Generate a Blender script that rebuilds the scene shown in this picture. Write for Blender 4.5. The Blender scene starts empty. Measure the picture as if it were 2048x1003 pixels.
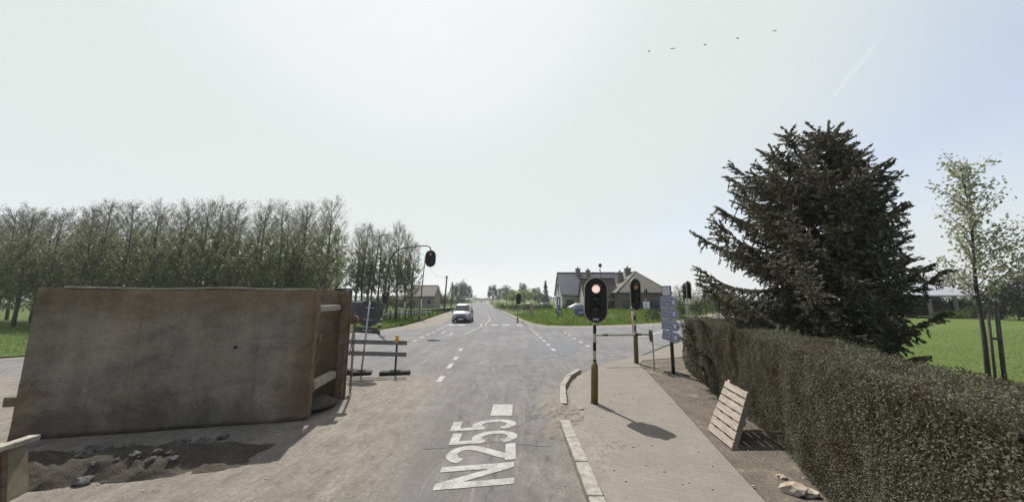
import bpy, bmesh, math, random
import numpy as np
from mathutils import Vector, Matrix, Euler
random.seed(11); rng = np.random.default_rng(11)
S = bpy.context.scene; COL = S.collection
R = math.radians
# ------------------------------------------------------------ camera calibration (street level, wide lens)
F = 653.0; P = math.atan(95.5/F); CH = 2.5
def ray(x, y):
    a = x-1024; b = 501.5-y
    return (a, F*math.cos(P)-b*math.sin(P), F*math.sin(P)+b*math.cos(P))
def G(x, y, z=0.0):
    d = ray(x, y); t = (z-CH)/d[2]; return Vector((d[0]*t, d[1]*t, z))
def AT(x, y, Y):
    d = ray(x, y); t = Y/d[1]; return Vector((d[0]*t, Y, CH+d[2]*t))

# ------------------------------------------------------------ materials
def newmat(name):
    m = bpy.data.materials.new(name); m.use_nodes = True
    nt = m.node_tree; b = nt.nodes['Principled BSDF']; b.inputs['Specular IOR Level'].default_value = .25
    return m, nt, b
def nd(nt, t, **kw):
    n = nt.nodes.new(t)
    for k, v in kw.items():
        if k in n.bl_rna.properties: setattr(n, k, v)
        else: n.inputs[k].default_value = v
    return n
def lk(nt, a, b): nt.links.new(a, b)
def coords(nt, stretch=(1, 1, 1), rotz=0, obj=True):
    if obj: o = nd(nt, 'ShaderNodeTexCoord').outputs['Object']
    else: o = nd(nt, 'ShaderNodeNewGeometry').outputs['Position']
    mp = nd(nt, 'ShaderNodeMapping'); mp.inputs['Scale'].default_value = stretch; mp.inputs['Rotation'].default_value = (0, 0, rotz)
    lk(nt, o, mp.inputs['Vector']); return mp.outputs['Vector']
def noise(nt, vec, scale, detail=5, rough=.6, dist=0):
    n = nd(nt, 'ShaderNodeTexNoise', Scale=scale, Detail=detail, Roughness=rough, Distortion=dist)
    lk(nt, vec, n.inputs['Vector']); return n.outputs['Fac']
def ramp(nt, fac, a, b, c0=(0, 0, 0, 1), c1=(1, 1, 1, 1)):
    r = nd(nt, 'ShaderNodeValToRGB'); e = r.color_ramp.elements
    e[0].position = a; e[1].position = b; e[0].color = (*c0[:3], 1); e[1].color = (*c1[:3], 1)
    lk(nt, fac, r.inputs['Fac']); return r.outputs['Color']
def mixc(nt, fac, a, b, mode='MIX'):
    n = nd(nt, 'ShaderNodeMix', data_type='RGBA', blend_type=mode)
    for s, v in ((n.inputs[0], fac), (n.inputs[6], a), (n.inputs[7], b)):
        if isinstance(v, (int, float)): s.default_value = v
        elif isinstance(v, tuple): s.default_value = (*v[:3], 1)
        else: lk(nt, v, s)
    return n.outputs[2]
def mth(nt, op, a, b=None, c=None, clamp=False):
    n = nd(nt, 'ShaderNodeMath', operation=op, use_clamp=clamp)
    for i, v in enumerate((a, b, c)):
        if v is None: continue
        if isinstance(v, (int, float)): n.inputs[i].default_value = v
        else: lk(nt, v, n.inputs[i])
    return n.outputs[0]
def sstep(nt, v, a, b):
    n = nd(nt, 'ShaderNodeMapRange', interpolation_type='SMOOTHSTEP'); n.inputs[1].default_value = a; n.inputs[2].default_value = b
    lk(nt, v, n.inputs[0]); return n.outputs[0]
def bump(nt, b, h, strength=.3, dist=.02):
    n = nd(nt, 'ShaderNodeBump', Strength=strength, Distance=dist); lk(nt, h, n.inputs['Height']); lk(nt, n.outputs['Normal'], b.inputs['Normal'])
def mat(name, c1, c2=None, scale=6, rough=.85, bmp=.2, stretch=(1, 1, 1), metallic=0, spec=.25, lo=.35, hi=.65, bd=.01):
    m, nt, b = newmat(name)
    c2 = c2 or tuple(min(1, x*1.25+.004) for x in c1)
    v = coords(nt, stretch); n = noise(nt, v, scale)
    lk(nt, ramp(nt, n, lo, hi, c1, c2), b.inputs['Base Color'])
    b.inputs['Roughness'].default_value = rough; b.inputs['Metallic'].default_value = metallic; b.inputs['Specular IOR Level'].default_value = spec
    if bmp: bump(nt, b, noise(nt, v, scale*5), bmp, bd)
    return m
def leafmat(name, cols, transl=.35, rough=.7):
    m, nt, b = newmat(name); g = nd(nt, 'ShaderNodeNewGeometry')
    r = nd(nt, 'ShaderNodeValToRGB'); r.color_ramp.interpolation = 'LINEAR'; e = r.color_ramp.elements
    while len(e) < len(cols): e.new(.5)
    for i, c in enumerate(cols): e[i].position = i/(len(cols)-1); e[i].color = (*c, 1)
    lk(nt, g.outputs['Random Per Island'], r.inputs['Fac'])
    lk(nt, r.outputs['Color'], b.inputs['Base Color']); b.inputs['Roughness'].default_value = rough; b.inputs['Specular IOR Level'].default_value = .15
    t = nd(nt, 'ShaderNodeBsdfTranslucent'); lk(nt, r.outputs['Color'], t.inputs['Color'])
    x = nd(nt, 'ShaderNodeMixShader', Fac=transl); lk(nt, b.outputs[0], x.inputs[1]); lk(nt, t.outputs[0], x.inputs[2])
    lk(nt, x.outputs[0], nt.nodes['Material Output'].inputs['Surface']); return m
def emit(name, col, st):
    m, nt, b = newmat(name); b.inputs['Base Color'].default_value = (*col, 1)
    b.inputs['Emission Color'].default_value = (*col, 1); b.inputs['Emission Strength'].default_value = st; return m
def stripes(name, ca, cb, period, axis=2, duty=.5, skew=0):
    m, nt, b = newmat(name); tc = nd(nt, 'ShaderNodeTexCoord'); s = nd(nt, 'ShaderNodeSeparateXYZ'); lk(nt, tc.outputs['Object'], s.inputs[0])
    z = s.outputs[axis]
    if skew: z = mth(nt, 'MULTIPLY_ADD', s.outputs[0], skew, z)
    f = mth(nt, 'FRACT', mth(nt, 'DIVIDE', z, period)); k = mth(nt, 'GREATER_THAN', f, duty)
    n = noise(nt, tc.outputs['Object'], 18)
    c = mixc(nt, k, ca, cb); c = mixc(nt, .35, c, ramp(nt, n, .3, .7, (.45, .42, .35), (1, 1, 1)), 'MULTIPLY')
    lk(nt, c, b.inputs['Base Color']); b.inputs['Roughness'].default_value = .55; return m

# ------------------------------------------------------------ mesh helper
class MB:
    def __init__(s): s.b = bmesh.new()
    def box(s, c, d, rot=None, bev=0):
        M_ = Matrix.Translation(c) @ (rot.to_matrix().to_4x4() if rot else Matrix()) @ Matrix.Diagonal((*d, 1))
        r = bmesh.ops.create_cube(s.b, size=1, matrix=M_)
        if bev:
            ed = list({e for v in r['verts'] for e in v.link_edges})
            bmesh.ops.bevel(s.b, geom=ed, offset=bev, segments=2, profile=.6, affect='EDGES')
        return s
    def tube(s, pts, rad, n=8, caps=True):
        pts = [Vector(p) for p in pts]
        if isinstance(rad, (int, float)): rad = [rad]*len(pts)
        rings = []
        up = None
        for i, p in enumerate(pts):
            d = (pts[min(i+1, len(pts)-1)]-pts[max(i-1, 0)]).normalized()
            if up is None: up = Vector((1, 0, 0)) if abs(d.x) < .9 else Vector((0, 1, 0))
            u = d.cross(up).normalized(); w = u.cross(d).normalized(); up = w
            rings.append([s.b.verts.new(p+(u*math.cos(2*math.pi*k/n)+w*math.sin(2*math.pi*k/n))*rad[i]) for k in range(n)])
        for a, c in zip(rings, rings[1:]):
            for k in range(n):
                f = s.b.faces.new((a[k], a[(k+1) % n], c[(k+1) % n], c[k])); f.smooth = True
        if caps and n > 3:
            s.b.faces.new(rings[0]); s.b.faces.new(rings[-1][::-1])
        return s
    def cyl(s, a, b, r0, r1=None, n=12): return s.tube([a, b], [r0, r0 if r1 is None else r1], n)
    def sph(s, c, r, sc=(1, 1, 1), n=12):
        M_ = Matrix.Translation(c) @ Matrix.Diagonal((*sc, 1))
        r_ = bmesh.ops.create_uvsphere(s.b, u_segments=n, v_segments=max(4, n//2), radius=r, matrix=M_)
        for v in r_['verts']:
            for f in v.link_faces: f.smooth = True
        return s
    def rock(s, c, r, sc=(1, 1, 1), jit=.25, sub=2):
        k = bmesh.ops.create_icosphere(s.b, subdivisions=sub, radius=r)
        o = Vector((random.random()*9, random.random()*9, random.random()*9)); from mathutils import noise as ns
        for v in k['verts']:
            d = v.co.normalized(); q = 1+jit*ns.noise(d*1.7+o)*1.6+jit*.5*ns.noise(d*4+o)
            v.co = Vector((v.co.x*sc[0]*q, v.co.y*sc[1]*q, v.co.z*sc[2]*q))+Vector(c)
        return s
    def face(s, pts):
        s.b.faces.new([s.b.verts.new(p) for p in pts]); return s
    def prism(s, poly, ext):
        ext = Vector(ext); a = [s.b.verts.new(Vector(p)) for p in poly]; c = [s.b.verts.new(Vector(p)+ext) for p in poly]
        s.b.faces.new(a[::-1]); s.b.faces.new(c)
        for i in range(len(a)): j = (i+1) % len(a); s.b.faces.new((a[i], a[j], c[j], c[i]))
        return s
    def build(s, name, m, parent=None, smooth=False):
        bmesh.ops.recalc_face_normals(s.b, faces=s.b.faces)
        me = bpy.data.meshes.new(name)
        s.b.to_mesh(me); s.b.free()
        for x in (m if isinstance(m, (list, tuple)) else [m]): me.materials.append(x)
        if smooth: me.polygons.foreach_set('use_smooth', [True]*len(me.polygons))
        o = bpy.data.objects.new(name, me); COL.objects.link(o)
        if parent: o.parent = parent
        return o
def cards(name, C, A, L, W, m, parent=None, N=None):
    """many small leaf faces (diamonds): C centres, A long-axis directions, L lengths, W widths"""
    C = np.asarray(C, float); A = np.asarray(A, float); n = len(C)
    A = A/(np.linalg.norm(A, axis=1, keepdims=True)+1e-9)
    Rn = rng.normal(size=(n, 3)) if N is None else np.asarray(N)+rng.normal(0, .45, (n, 3)); B = np.cross(A, Rn); B /= (np.linalg.norm(B, axis=1, keepdims=True)+1e-9)
    L = np.broadcast_to(np.asarray(L, float).reshape(-1, 1), (n, 1)); W = np.broadcast_to(np.asarray(W, float).reshape(-1, 1), (n, 1))
    V = np.empty((n, 4, 3)); V[:, 0] = C-A*L/2; V[:, 1] = C+B*W/2-A*L*.08; V[:, 2] = C+A*L/2; V[:, 3] = C-B*W/2-A*L*.08
    me = bpy.data.meshes.new(name); me.vertices.add(4*n); me.vertices.foreach_set('co', V.reshape(-1).astype(np.float32))
    me.loops.add(4*n); me.loops.foreach_set('vertex_index', np.arange(4*n, dtype=np.int32))
    me.polygons.add(n); me.polygons.foreach_set('loop_start', np.arange(0, 4*n, 4, dtype=np.int32)); me.polygons.foreach_set('loop_total', np.full(n, 4, np.int32))
    me.update(calc_edges=True); me.validate(); me.materials.append(m)
    o = bpy.data.objects.new(name, me); COL.objects.link(o)
    if parent: o.parent = parent
    return o
def tag(o, label=None, cat=None, group=None, kind=None):
    for k, v in (('label', label), ('category', cat), ('group', group), ('kind', kind)):
        if v: o[k] = v
    return o
def empty(name, loc=(0, 0, 0), label=None, cat=None, group=None, rz=0, lean=0):
    o = bpy.data.objects.new(name, None); COL.objects.link(o); o.location = loc; o.rotation_euler = (0, R(lean), rz)
    o.empty_display_size = .2
    return tag(o, label, cat, group)
def kids(o): return [c for c in bpy.data.objects if c.parent == o]
def copy_tree(o, loc=None, rz=None, sc=None, label=None, parent=None):
    c = o.copy(); COL.objects.link(c)
    if parent: c.parent = parent
    if loc is not None: c.location = loc
    if rz is not None: c.rotation_euler = (o.rotation_euler[0], o.rotation_euler[1], rz)
    if sc is not None: c.scale = (sc, sc, sc) if isinstance(sc, (int, float)) else sc
    if label: c['label'] = label
    for ch in KID.get(o.name, None) or kids(o): copy_tree(ch, parent=c)
    return c
KID = {}
def struct(o): o['kind'] = 'structure'; return o

# ------------------------------------------------------------ shared materials
M_ = {}
M_['galv'] = mat('galvanised_steel', (.30, .31, .33), (.42, .43, .44), 9, .5, .1, metallic=.3)
M_['dkmetal'] = mat('dark_painted_metal', (.035, .037, .04), (.06, .062, .065), 14, .5, .1)
M_['black'] = mat('black_plastic', (.008, .008, .008), (.014, .014, .013), 20, .55, .05)
M_['lens'] = mat('unlit_lamp_glass', (.012, .012, .012), (.02, .018, .016), 20, .35, 0, spec=.4)
M_['trim'] = mat('tan_board_edge', (.22, .17, .11), (.32, .26, .18), 14, .6, .1)
M_['polestripe'] = stripes('black_and_white_pole_bands', (.012, .012, .012), (.5, .46, .36), .40)
M_['polebase'] = mat('olive_brown_pole_sleeve', (.10, .075, .03), (.17, .13, .05), 26, .7, .25, stretch=(1, 1, .25))
M_['red_lamp'] = emit('lit_red_signal_lamp', (1, .72, .63), .37)
M_['dim_red'] = emit('lit_dim_red_lamp', (.30, .15, .09), .10)
M_['amber'] = mat('amber_lamp_plastic', (.55, .24, .03), (.65, .33, .05), 12, .4, 0)
M_['white'] = mat('white_paint', (.70, .70, .69), (.80, .80, .79), 8, .55, .05)
M_['blue'] = mat('blue_sign_face', (.075, .09, .19), (.10, .115, .235), 8, .5, .03)
M_['signback'] = mat('grey_sign_back', (.05, .052, .056), (.08, .08, .085), 7, .6, .1)
M_['railgrey'] = mat('grey_barrier_rail', (.12, .125, .13), (.17, .172, .178), 7, .6, .1)
M_['rubber'] = mat('black_rubber_foot', (.016, .016, .018), (.04, .038, .036), 16, .85, .4)
M_['concrete'] = mat('pale_concrete', (.26, .25, .235), (.36, .35, .33), 7, .9, .4)
M_['wood'] = mat('weathered_wood', (.20, .168, .138), (.30, .258, .22), 5, .85, .3, stretch=(1, 1, 6))
M_['pole_wood'] = mat('dark_wooden_pole', (.05, .045, .04), (.09, .08, .07), 8, .85, .3, stretch=(4, 4, .5))
M_['glass'] = mat('dark_window_glass', (.02, .025, .03), (.035, .04, .05), 3, .12, 0, spec=.6)
M_['bark'] = mat('grey_brown_bark', (.05, .045, .038), (.105, .095, .08), 12, .9, .5, stretch=(2, 2, .5))
M_['tyre'] = mat('black_tyre', (.012, .012, .012), (.02, .02, .02), 20, .8, .1)

# ------------------------------------------------------------ world, sun, camera
SUN = Vector((-.342*math.cos(R(56)), .94*math.cos(R(56)), math.sin(R(56))))
W = bpy.data.worlds.new('World'); S.world = W; W.use_nodes = True
nt = W.node_tree; bg = nt.nodes['Background']
sky = nt.nodes.new('ShaderNodeTexSky'); sky.sky_type = 'NISHITA'; sky.sun_disc = False
sky.sun_elevation = R(56); sky.sun_rotation = R(-20); sky.altitude = 0; sky.air_density = 1.0; sky.dust_density = 1.0; sky.ozone_density = 1.0
# thin bright veil of high haze over the clear sky: thickest towards the sun and the horizon
gd = nd(nt, 'ShaderNodeTexCoord').outputs['Generated']; dt = nd(nt, 'ShaderNodeVectorMath', operation='DOT_PRODUCT'); lk(nt, gd, dt.inputs[0]); dt.inputs[1].default_value = SUN
sp = nd(nt, 'ShaderNodeSeparateXYZ'); lk(nt, gd, sp.inputs[0]); wn = noise(nt, gd, 1.6, 5, .55, .4)
va = sstep(nt, mth(nt, 'MULTIPLY_ADD', mth(nt, 'SUBTRACT', wn, .5), .25, dt.outputs['Value']), .28, .70); vb = sstep(nt, sp.outputs[2], .42, .02)
vf = mth(nt, 'MAXIMUM', va, mth(nt, 'MULTIPLY', vb, .85)); vf = mth(nt, 'MULTIPLY_ADD', vf, .56, .42, clamp=True)
veil = mixc(nt, sstep(nt, dt.outputs['Value'], .80, .97), (4.1, 4.42, 4.28), (4.75, 4.9, 5.0))
lk(nt, mixc(nt, vf, mixc(nt, 1.0, sky.outputs[0], (1.12, 1.0, 1.07), 'MULTIPLY'), veil), bg.inputs['Color']); bg.inputs['Strength'].default_value = .10
sl = bpy.data.lights.new('Sun', 'SUN'); sl.energy = 3.7; sl.angle = R(.5); sl.color = (1, .95, .87)
so = bpy.data.objects.new('Sun', sl); COL.objects.link(so); so.rotation_euler = (-SUN).to_track_quat('-Z', 'Y').to_euler(); so.location = (0, 0, 60)
cd = bpy.data.cameras.new('Camera'); cd.sensor_width = 36; cd.lens = 36*F/2048; cd.clip_end = 20000; cd.clip_start = .05
co = bpy.data.objects.new('Camera', cd); COL.objects.link(co); co.location = (0, 0, CH); co.rotation_euler = (R(90)+P, 0, 0); S.camera = co
S.view_settings.view_transform = 'Standard'; S.view_settings.look = 'None'; S.view_settings.exposure = .84; S.view_settings.gamma = 1
S.cycles.max_bounces = 6; S.cycles.transparent_max_bounces = 8; S.cycles.volume_bounces = 0
# ============================================================ GROUND, ROADS, PAVEMENT
def sheet(name, poly, z, m, skirt=0):
    mb = MB()
    if skirt: mb.prism([(x, y, z-skirt) for x, y in poly], (0, 0, skirt))
    else: mb.face([(x, y, z) for x, y in poly])
    bmesh.ops.triangulate(mb.b, faces=mb.b.faces)
    return struct(mb.build(name, m))
# grass ground
def grassmat(name, c1, c2, c3, sc=1.0):
    m, nt, b = newmat(name); v = coords(nt, obj=False)
    a = ramp(nt, noise(nt, v, .25*sc, 4), .35, .65, c1, c2); k = noise(nt, v, 2.2*sc, 8, .78)
    c = mixc(nt, ramp(nt, k, .42, .62), a, c3); f = noise(nt, v, 60*sc, 3, .7)
    c = mixc(nt, .6, c, ramp(nt, f, .25, .75, (.5, .5, .45), (1.3, 1.3, 1.2)), 'MULTIPLY')
    lk(nt, c, b.inputs['Base Color']); b.inputs['Roughness'].default_value = .9; b.inputs['Specular IOR Level'].default_value = .1
    bump(nt, b, f, .6, .04); return m
M_['grass'] = grassmat('field_grass', (.062, .098, .022), (.078, .115, .028), (.058, .078, .028))
M_['lawn'] = grassmat('mown_lawn', (.082, .120, .028), (.112, .152, .042), (.072, .104, .030), 1.6)
mb = MB(); mb.box((0, 400, -.53), (6000, 5200, 1.0)); struct(mb.build('ground', M_['grass']))

def groundmix(name, kind):
    """asphalt with sand drift, soil or pavement: stains keep their own place on the ground"""
    m, nt, b = newmat(name); v = coords(nt, obj=False); g = nd(nt, 'ShaderNodeNewGeometry'); s = nd(nt, 'ShaderNodeSeparateXYZ'); lk(nt, g.outputs['Position'], s.inputs[0])
    X, Y = s.outputs[0], s.outputs[1]
    big = noise(nt, v, .35, 5, .65); mid = noise(nt, v, 2.2, 7, .7); fine = noise(nt, v, 45, 4, .8); grit = noise(nt, v, 140, 2, .8)
    # sand colour with tyre streaks
    sv = coords(nt, (1.5, .34, 1), R(-14), obj=False); st = noise(nt, sv, 1.9, 9, .78, 1.6)
    sand = ramp(nt, mid, .3, .7, (.20, .179, .158), (.295, .265, .232)); sand = mixc(nt, .7, sand, ramp(nt, st, .34, .68, (.60, .60, .62), (1.2, 1.2, 1.19)), 'MULTIPLY')
    clod = noise(nt, v, 11, 8, .78, .8); sand = mixc(nt, .75, sand, ramp(nt, clod, .36, .62, (.66, .65, .64), (1.12, 1.12, 1.12)), 'MULTIPLY')
    sand = mixc(nt, .7, sand, ramp(nt, fine, .3, .72, (.68, .67, .66), (1.22, 1.22, 1.22)), 'MULTIPLY')
    if kind == 'road':
        asph = ramp(nt, big, .32, .68, (.140, .141, .150), (.196, .196, .206))
        rv = coords(nt, (1.6, .10, 1), R(2), obj=False); ln = noise(nt, rv, 1.2, 6, .65)
        asph = mixc(nt, .55, asph, ramp(nt, ln, .35, .66, (.74, .73, .74), (1.2, 1.2, 1.19)), 'MULTIPLY')
        asph = mixc(nt, .6, asph, ramp(nt, mid, .28, .72, (.72, .72, .73), (1.17, 1.16, 1.14)), 'MULTIPLY')
        asph = mixc(nt, .6, asph, ramp(nt, grit, .3, .7, (.7, .7, .7), (1.25, 1.25, 1.25)), 'MULTIPLY')
        dz = mth(nt, 'MULTIPLY', sstep(nt, mth(nt, 'ADD', Y, mth(nt, 'MULTIPLY', mid, 3)), 11, 7.5), sstep(nt, noise(nt, coords(nt, (1, .8, 1), .3, False), 1.7, 8, .75, .8), .40, .60))
        asph = mixc(nt, mth(nt, 'MULTIPLY', dz, .42), asph, (.125, .112, .098))
        gz = mth(nt, 'MULTIPLY', mth(nt, 'MULTIPLY', sstep(nt, X, .0, .6), sstep(nt, Y, 16, 9)), sstep(nt, noise(nt, coords(nt, (1.6, .9, 1), .1, False), 2.3, 8, .8, 1.0), .50, .60))
        asph = mixc(nt, mth(nt, 'MULTIPLY', gz, .6), asph, (.062, .060, .058))
        # cracks
        vo = nd(nt, 'ShaderNodeTexVoronoi', feature='DISTANCE_TO_EDGE', Scale=.42); wv = nd(nt, 'ShaderNodeVectorMath', operation='ADD')
        nz = nd(nt, 'ShaderNodeTexNoise', Scale=1.1, Detail=6); lk(nt, v, nz.inputs['Vector']); lk(nt, v, wv.inputs[0]); lk(nt, nz.outputs['Color'], wv.inputs[1]); lk(nt, wv.outputs[0], vo.inputs['Vector'])
        ck = mth(nt, 'MULTIPLY', mth(nt, 'SUBTRACT', 1, sstep(nt, vo.outputs['Distance'], .003, .015)), sstep(nt, big, .36, .54))
        asph = mixc(nt, mth(nt, 'MULTIPLY', ck, .5), asph, (.05, .05, .052))
        wob = mth(nt, 'MULTIPLY_ADD', mth(nt, 'SUBTRACT', mid, .5), 2.6, mth(nt, 'MULTIPLY', mth(nt, 'SUBTRACT', big, .5), 2.0))
        left = sstep(nt, mth(nt, 'ADD', X, mth(nt, 'MULTIPLY_ADD', Y, .09, wob)), -.45, -1.9)
        nearY = sstep(nt, mth(nt, 'ADD', Y, mth(nt, 'MULTIPLY', wob, 1.0)), 12.4, 10.4)
        d1 = mth(nt, 'MULTIPLY', left, nearY)
        right = mth(nt, 'MULTIPLY', sstep(nt, mth(nt, 'ADD', X, mth(nt, 'MULTIPLY', wob, .5)), .15, 1.15), sstep(nt, mth(nt, 'ADD', Y, wob), 11.5, 8.0))
        film = mth(nt, 'MULTIPLY', sstep(nt, mth(nt, 'ADD', Y, wob), 30, 6), sstep(nt, st, .34, .62))
        k = mth(nt, 'MAXIMUM', mth(nt, 'MAXIMUM', d1, mth(nt, 'MULTIPLY', right, .75)), mth(nt, 'MULTIPLY', film, .48), clamp=True)
        c = mixc(nt, k, asph, sand); h = mixc(nt, k, grit, mth(nt, 'MULTIPLY_ADD', clod, 2.6, mth(nt, 'MULTIPLY_ADD', st, 1.4, fine)))
        bump(nt, b, h, .7, .025)
    elif kind == 'pave':
        bv = coords(nt, (1, 1, 1), R(20), obj=False)
        br = nd(nt, 'ShaderNodeTexBrick', Scale=1.0, **{'Mortar Size': .006, 'Brick Width': .21, 'Row Height': .105, 'Mortar Smooth': .3})
        br.inputs['Color1'].default_value = (.178, .162, .146, 1); br.inputs['Color2'].default_value = (.196, .179, .162, 1); br.inputs['Mortar'].default_value = (.15, .13, .115, 1); lk(nt, bv, br.inputs['Vector'])
        c = mixc(nt, .55, mixc(nt, .35, br.outputs['Color'], (.184, .168, .151)), ramp(nt, mid, .3, .7, (.8, .78, .76), (1.15, 1.13, 1.1)), 'MULTIPLY')
        c = mixc(nt, .5, c, ramp(nt, fine, .3, .7, (.8, .8, .8), (1.15, 1.15, 1.15)), 'MULTIPLY')
        # big kerb-side slabs near the kerb, drifted over with sand and grit
        e = sstep(nt, mth(nt, 'ADD', X, mth(nt, 'MULTIPLY_ADD', Y, -.12, mth(nt, 'MULTIPLY', mth(nt, 'SUBTRACT', mid, .5), 1.3))), 1.25, .75)
        e = mth(nt, 'MAXIMUM', mth(nt, 'MULTIPLY', e, sstep(nt, mid, .3, .62)), mth(nt, 'MULTIPLY', sstep(nt, big, .5, .7), .5))
        c = mixc(nt, mth(nt, 'MULTIPLY', e, .85), c, mixc(nt, .5, sand, (.19, .17, .15)))
        bump(nt, b, mth(nt, 'MULTIPLY_ADD', br.outputs['Fac'], -.6, fine), .35, .006)
    elif kind == 'soil':
        so_ = ramp(nt, mid, .3, .7, (.105, .088, .074), (.17, .148, .128)); so_ = mixc(nt, .8, so_, ramp(nt, fine, .35, .7, (.55, .52, .5), (1.35, 1.35, 1.35)), 'MULTIPLY')
        c = mixc(nt, sstep(nt, noise(nt, v, 1.1, 6, .7), .56, .66), so_, mixc(nt, ramp(nt, fine, .4, .6), (.12, .115, .05), (.27, .24, .20)))
        c = mixc(nt, sstep(nt, noise(nt, v, 30, 3, .6), .62, .68), c, (.25, .235, .215)); bump(nt, b, mth(nt, 'ADD', mid, fine), .8, .03)
    elif kind == 'dark':
        dk = ramp(nt, mid, .3, .7, (.07, .06, .05), (.13, .114, .096)); c = mixc(nt, .8, dk, ramp(nt, fine, .35, .7, (.5, .5, .5), (1.4, 1.4, 1.4)), 'MULTIPLY'); bump(nt, b, mth(nt, 'ADD', mid, fine), 1, .04)
    else:   # sand
        c = sand; bump(nt, b, mth(nt, 'MULTIPLY_ADD', clod, 2.4, mth(nt, 'ADD', st, fine)), .7, .025)
    lk(nt, c, b.inputs['Base Color']); b.inputs['Roughness'].default_value = .9; b.inputs['Specular IOR Level'].default_value = .12
    return m
M_['road'] = groundmix('dusty_asphalt', 'road'); M_['pave'] = groundmix('brick_pavement', 'pave'); M_['soil'] = groundmix('gravelly_soil', 'soil')
M_['sand'] = groundmix('sandy_verge', 'sand'); M_['dark'] = groundmix('dark_spoil', 'dark')
# pale sandy verge under everything at the junction
verge = [(1.6, -14), (1.6, 6.5), (1.9, 8.8), (2.5, 11), (3.6, 13), (5.8, 15.2), (8.6, 18.6), (14.2, 24.9), (60, 72), (51, 78), (17.5, 36.5), (12, 33), (8.2, 31.6), (5.2, 31.2), (3.2, 31.9), (2.2, 34.5), (1.3, 40), (.6, 48), (-1.4, 67), (-4.5, 93), (-11, 160), (-37, 520),
         (-46, 520), (-20.5, 160), (-14.6, 93), (-12.6, 67), (-11.5, 52), (-10.7, 42), (-10.3, 36), (-10.2, 31), (-11.0, 26.6), (-12.4, 24.8), (-21.2, 15.1), (-60, -26), (-52, -34), (-15.2, 6), (-9.5, 2), (-9.5, -14)]
sheet('verge', verge, -.012, M_['sand'])
# drift of sand over the whole left foreground
sheet('building_site_ground', [(-40, -14), (-9.6, -14), (-9.6, 2), (-15.4, 6), (-40, -16)], -.016, M_['sand'])
road = [(0.88, -13.9), (0.88, 6.5), (1.18, 8.7), (1.85, 10.9), (3.2, 12.95), (5.7, 15.05), (8.5, 18.45), (14.1, 24.8), (59.9, 71.9), (52.2, 74.8), (18, 34.2), (13, 31.3), (8.2, 29.9), (5.0, 29.6), (2.6, 30.2), (1.4, 33), (.8, 38), (-.4, 48), (-2.5, 67), (-5.7, 93), (-12.2, 160), (-38, 519),
        (-45, 519), (-19.4, 160), (-13.4, 93), (-10.4, 67), (-8.6, 48), (-7.4, 38), (-7.1, 33), (-8.2, 28.5), (-11.2, 24.0), (-20.6, 14.6), (-59.5, -26.2), (-53, -32.6), (-15.1, 6.3), (-9.2, 1.9), (-9.2, -13.9)]
sheet('road', road, -.004, M_['road'])
M_['patch'] = mat('newer_asphalt_patch', (.108, .111, .122), (.135, .138, .15), 6, .9, .3)
for pts in ([(1048, 707), (1062, 683), (1172, 679), (1152, 705)],):
    q = [G(*p) for p in pts]; sheet('road_patch', [(p.x, p.y) for p in q], .0005, M_['patch'])
M_['tar'] = mat('tar_stain', (.085, .083, .085), (.15, .147, .15), 4, .9, .2)
def seam(pts, w):
    mb = MB(); n = len(pts); q = []
    for (a, c), k in zip(zip(pts, pts[1:]), range(n)):
        for i in range(8): t = i/8; q.append((a[0]+(c[0]-a[0])*t+.05*NS.noise((k+t*2, a[1], 0)), a[1]+(c[1]-a[1])*t+.05*NS.noise((k+t*2, a[0], 5))))
    for i, (a, c) in enumerate(zip(q, q[1:])):
        d = Vector((c[0]-a[0], c[1]-a[1])).normalized(); e = Vector((-d.y, d.x))*w*(.6+.5*abs(NS.noise((i*.4, 1, 2))))
        f = Vector((-d.y, d.x))*w*(.6+.5*abs(NS.noise(((i+1)*.4, 1, 2))))
        mb.face([(a[0]+e.x, a[1]+e.y, .0012), (a[0]-e.x, a[1]-e.y, .0012), (c[0]-f.x, c[1]-f.y, .0012), (c[0]+f.x, c[1]+f.y, .0012)])
    return struct(mb.build('road_seam', M_['tar']))
from mathutils import noise as NS
seam([(-.1, 12.6), (.4, 10.2), (.55, 8.6), (.35, 7.4)], .05); seam([(-2.0, 13.5), (-.4, 14.6), (1.3, 14.2), (2.8, 15.5)], .025); seam([(-4.2, 24), (-2.9, 18.2), (-2.7, 15)], .03)
seam([(-1.5, 5.9), (-.3, 6.2), (.8, 6.0)], .018); seam([(1.1, 21), (.9, 17), (1.4, 15.4)], .03); seam([(-1.6, 40), (-1.9, 52), (-4, 72)], .05)
for pts in ([(1020, 656), (1105, 658), (1100, 662), (1022, 660)], [(845, 661), (866, 658), (872, 661), (850, 664)], [(1008, 729), (1038, 728), (1034, 732), (1006, 732)]):
    q = [G(*p) for p in pts]; sheet('road_stain', [(p.x, p.y) for p in q], .001, M_['tar'])
# pavement and soil strip beside the hedge
pave = [(1.15, -13), (1.15, 6.5), (1.45, 8.7), (2.05, 10.8), (3.4, 12.8), (5.9, 14.9), (8.8, 18.3), (14.4, 24.5), (30, 40.5), (31.5, 39), (15.5, 22.2), (9.6, 15.9), (7.0, 14.2), (5.2, 13.5), (4.72, 12.6), (4.35, 10.5), (3.9, 8.3), (3.42, 6.06), (3.1, 4.5), (2.6, 2.2), (1.9, -2), (1.9, -13)]
sheet('pavement', pave, .075, M_['pave'], .09)
soil = [(1.92, -13), (1.92, -2), (2.62, 2.2), (3.12, 4.5), (3.44, 6.06), (3.92, 8.3), (4.37, 10.5), (4.74, 12.6), (5.22, 13.48), (7.0, 14.16), (9.6, 15.85), (15.5, 22.1), (18, 22.1), (11, 13.5), (6.6, 11.9), (5.6, 8.5), (5.1, 6.5), (4.6, 4.4), (3.9, 2.4), (2.6, -2), (2.6, -13)]
sheet('soil', soil, .06, M_['soil'], .08)
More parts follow.
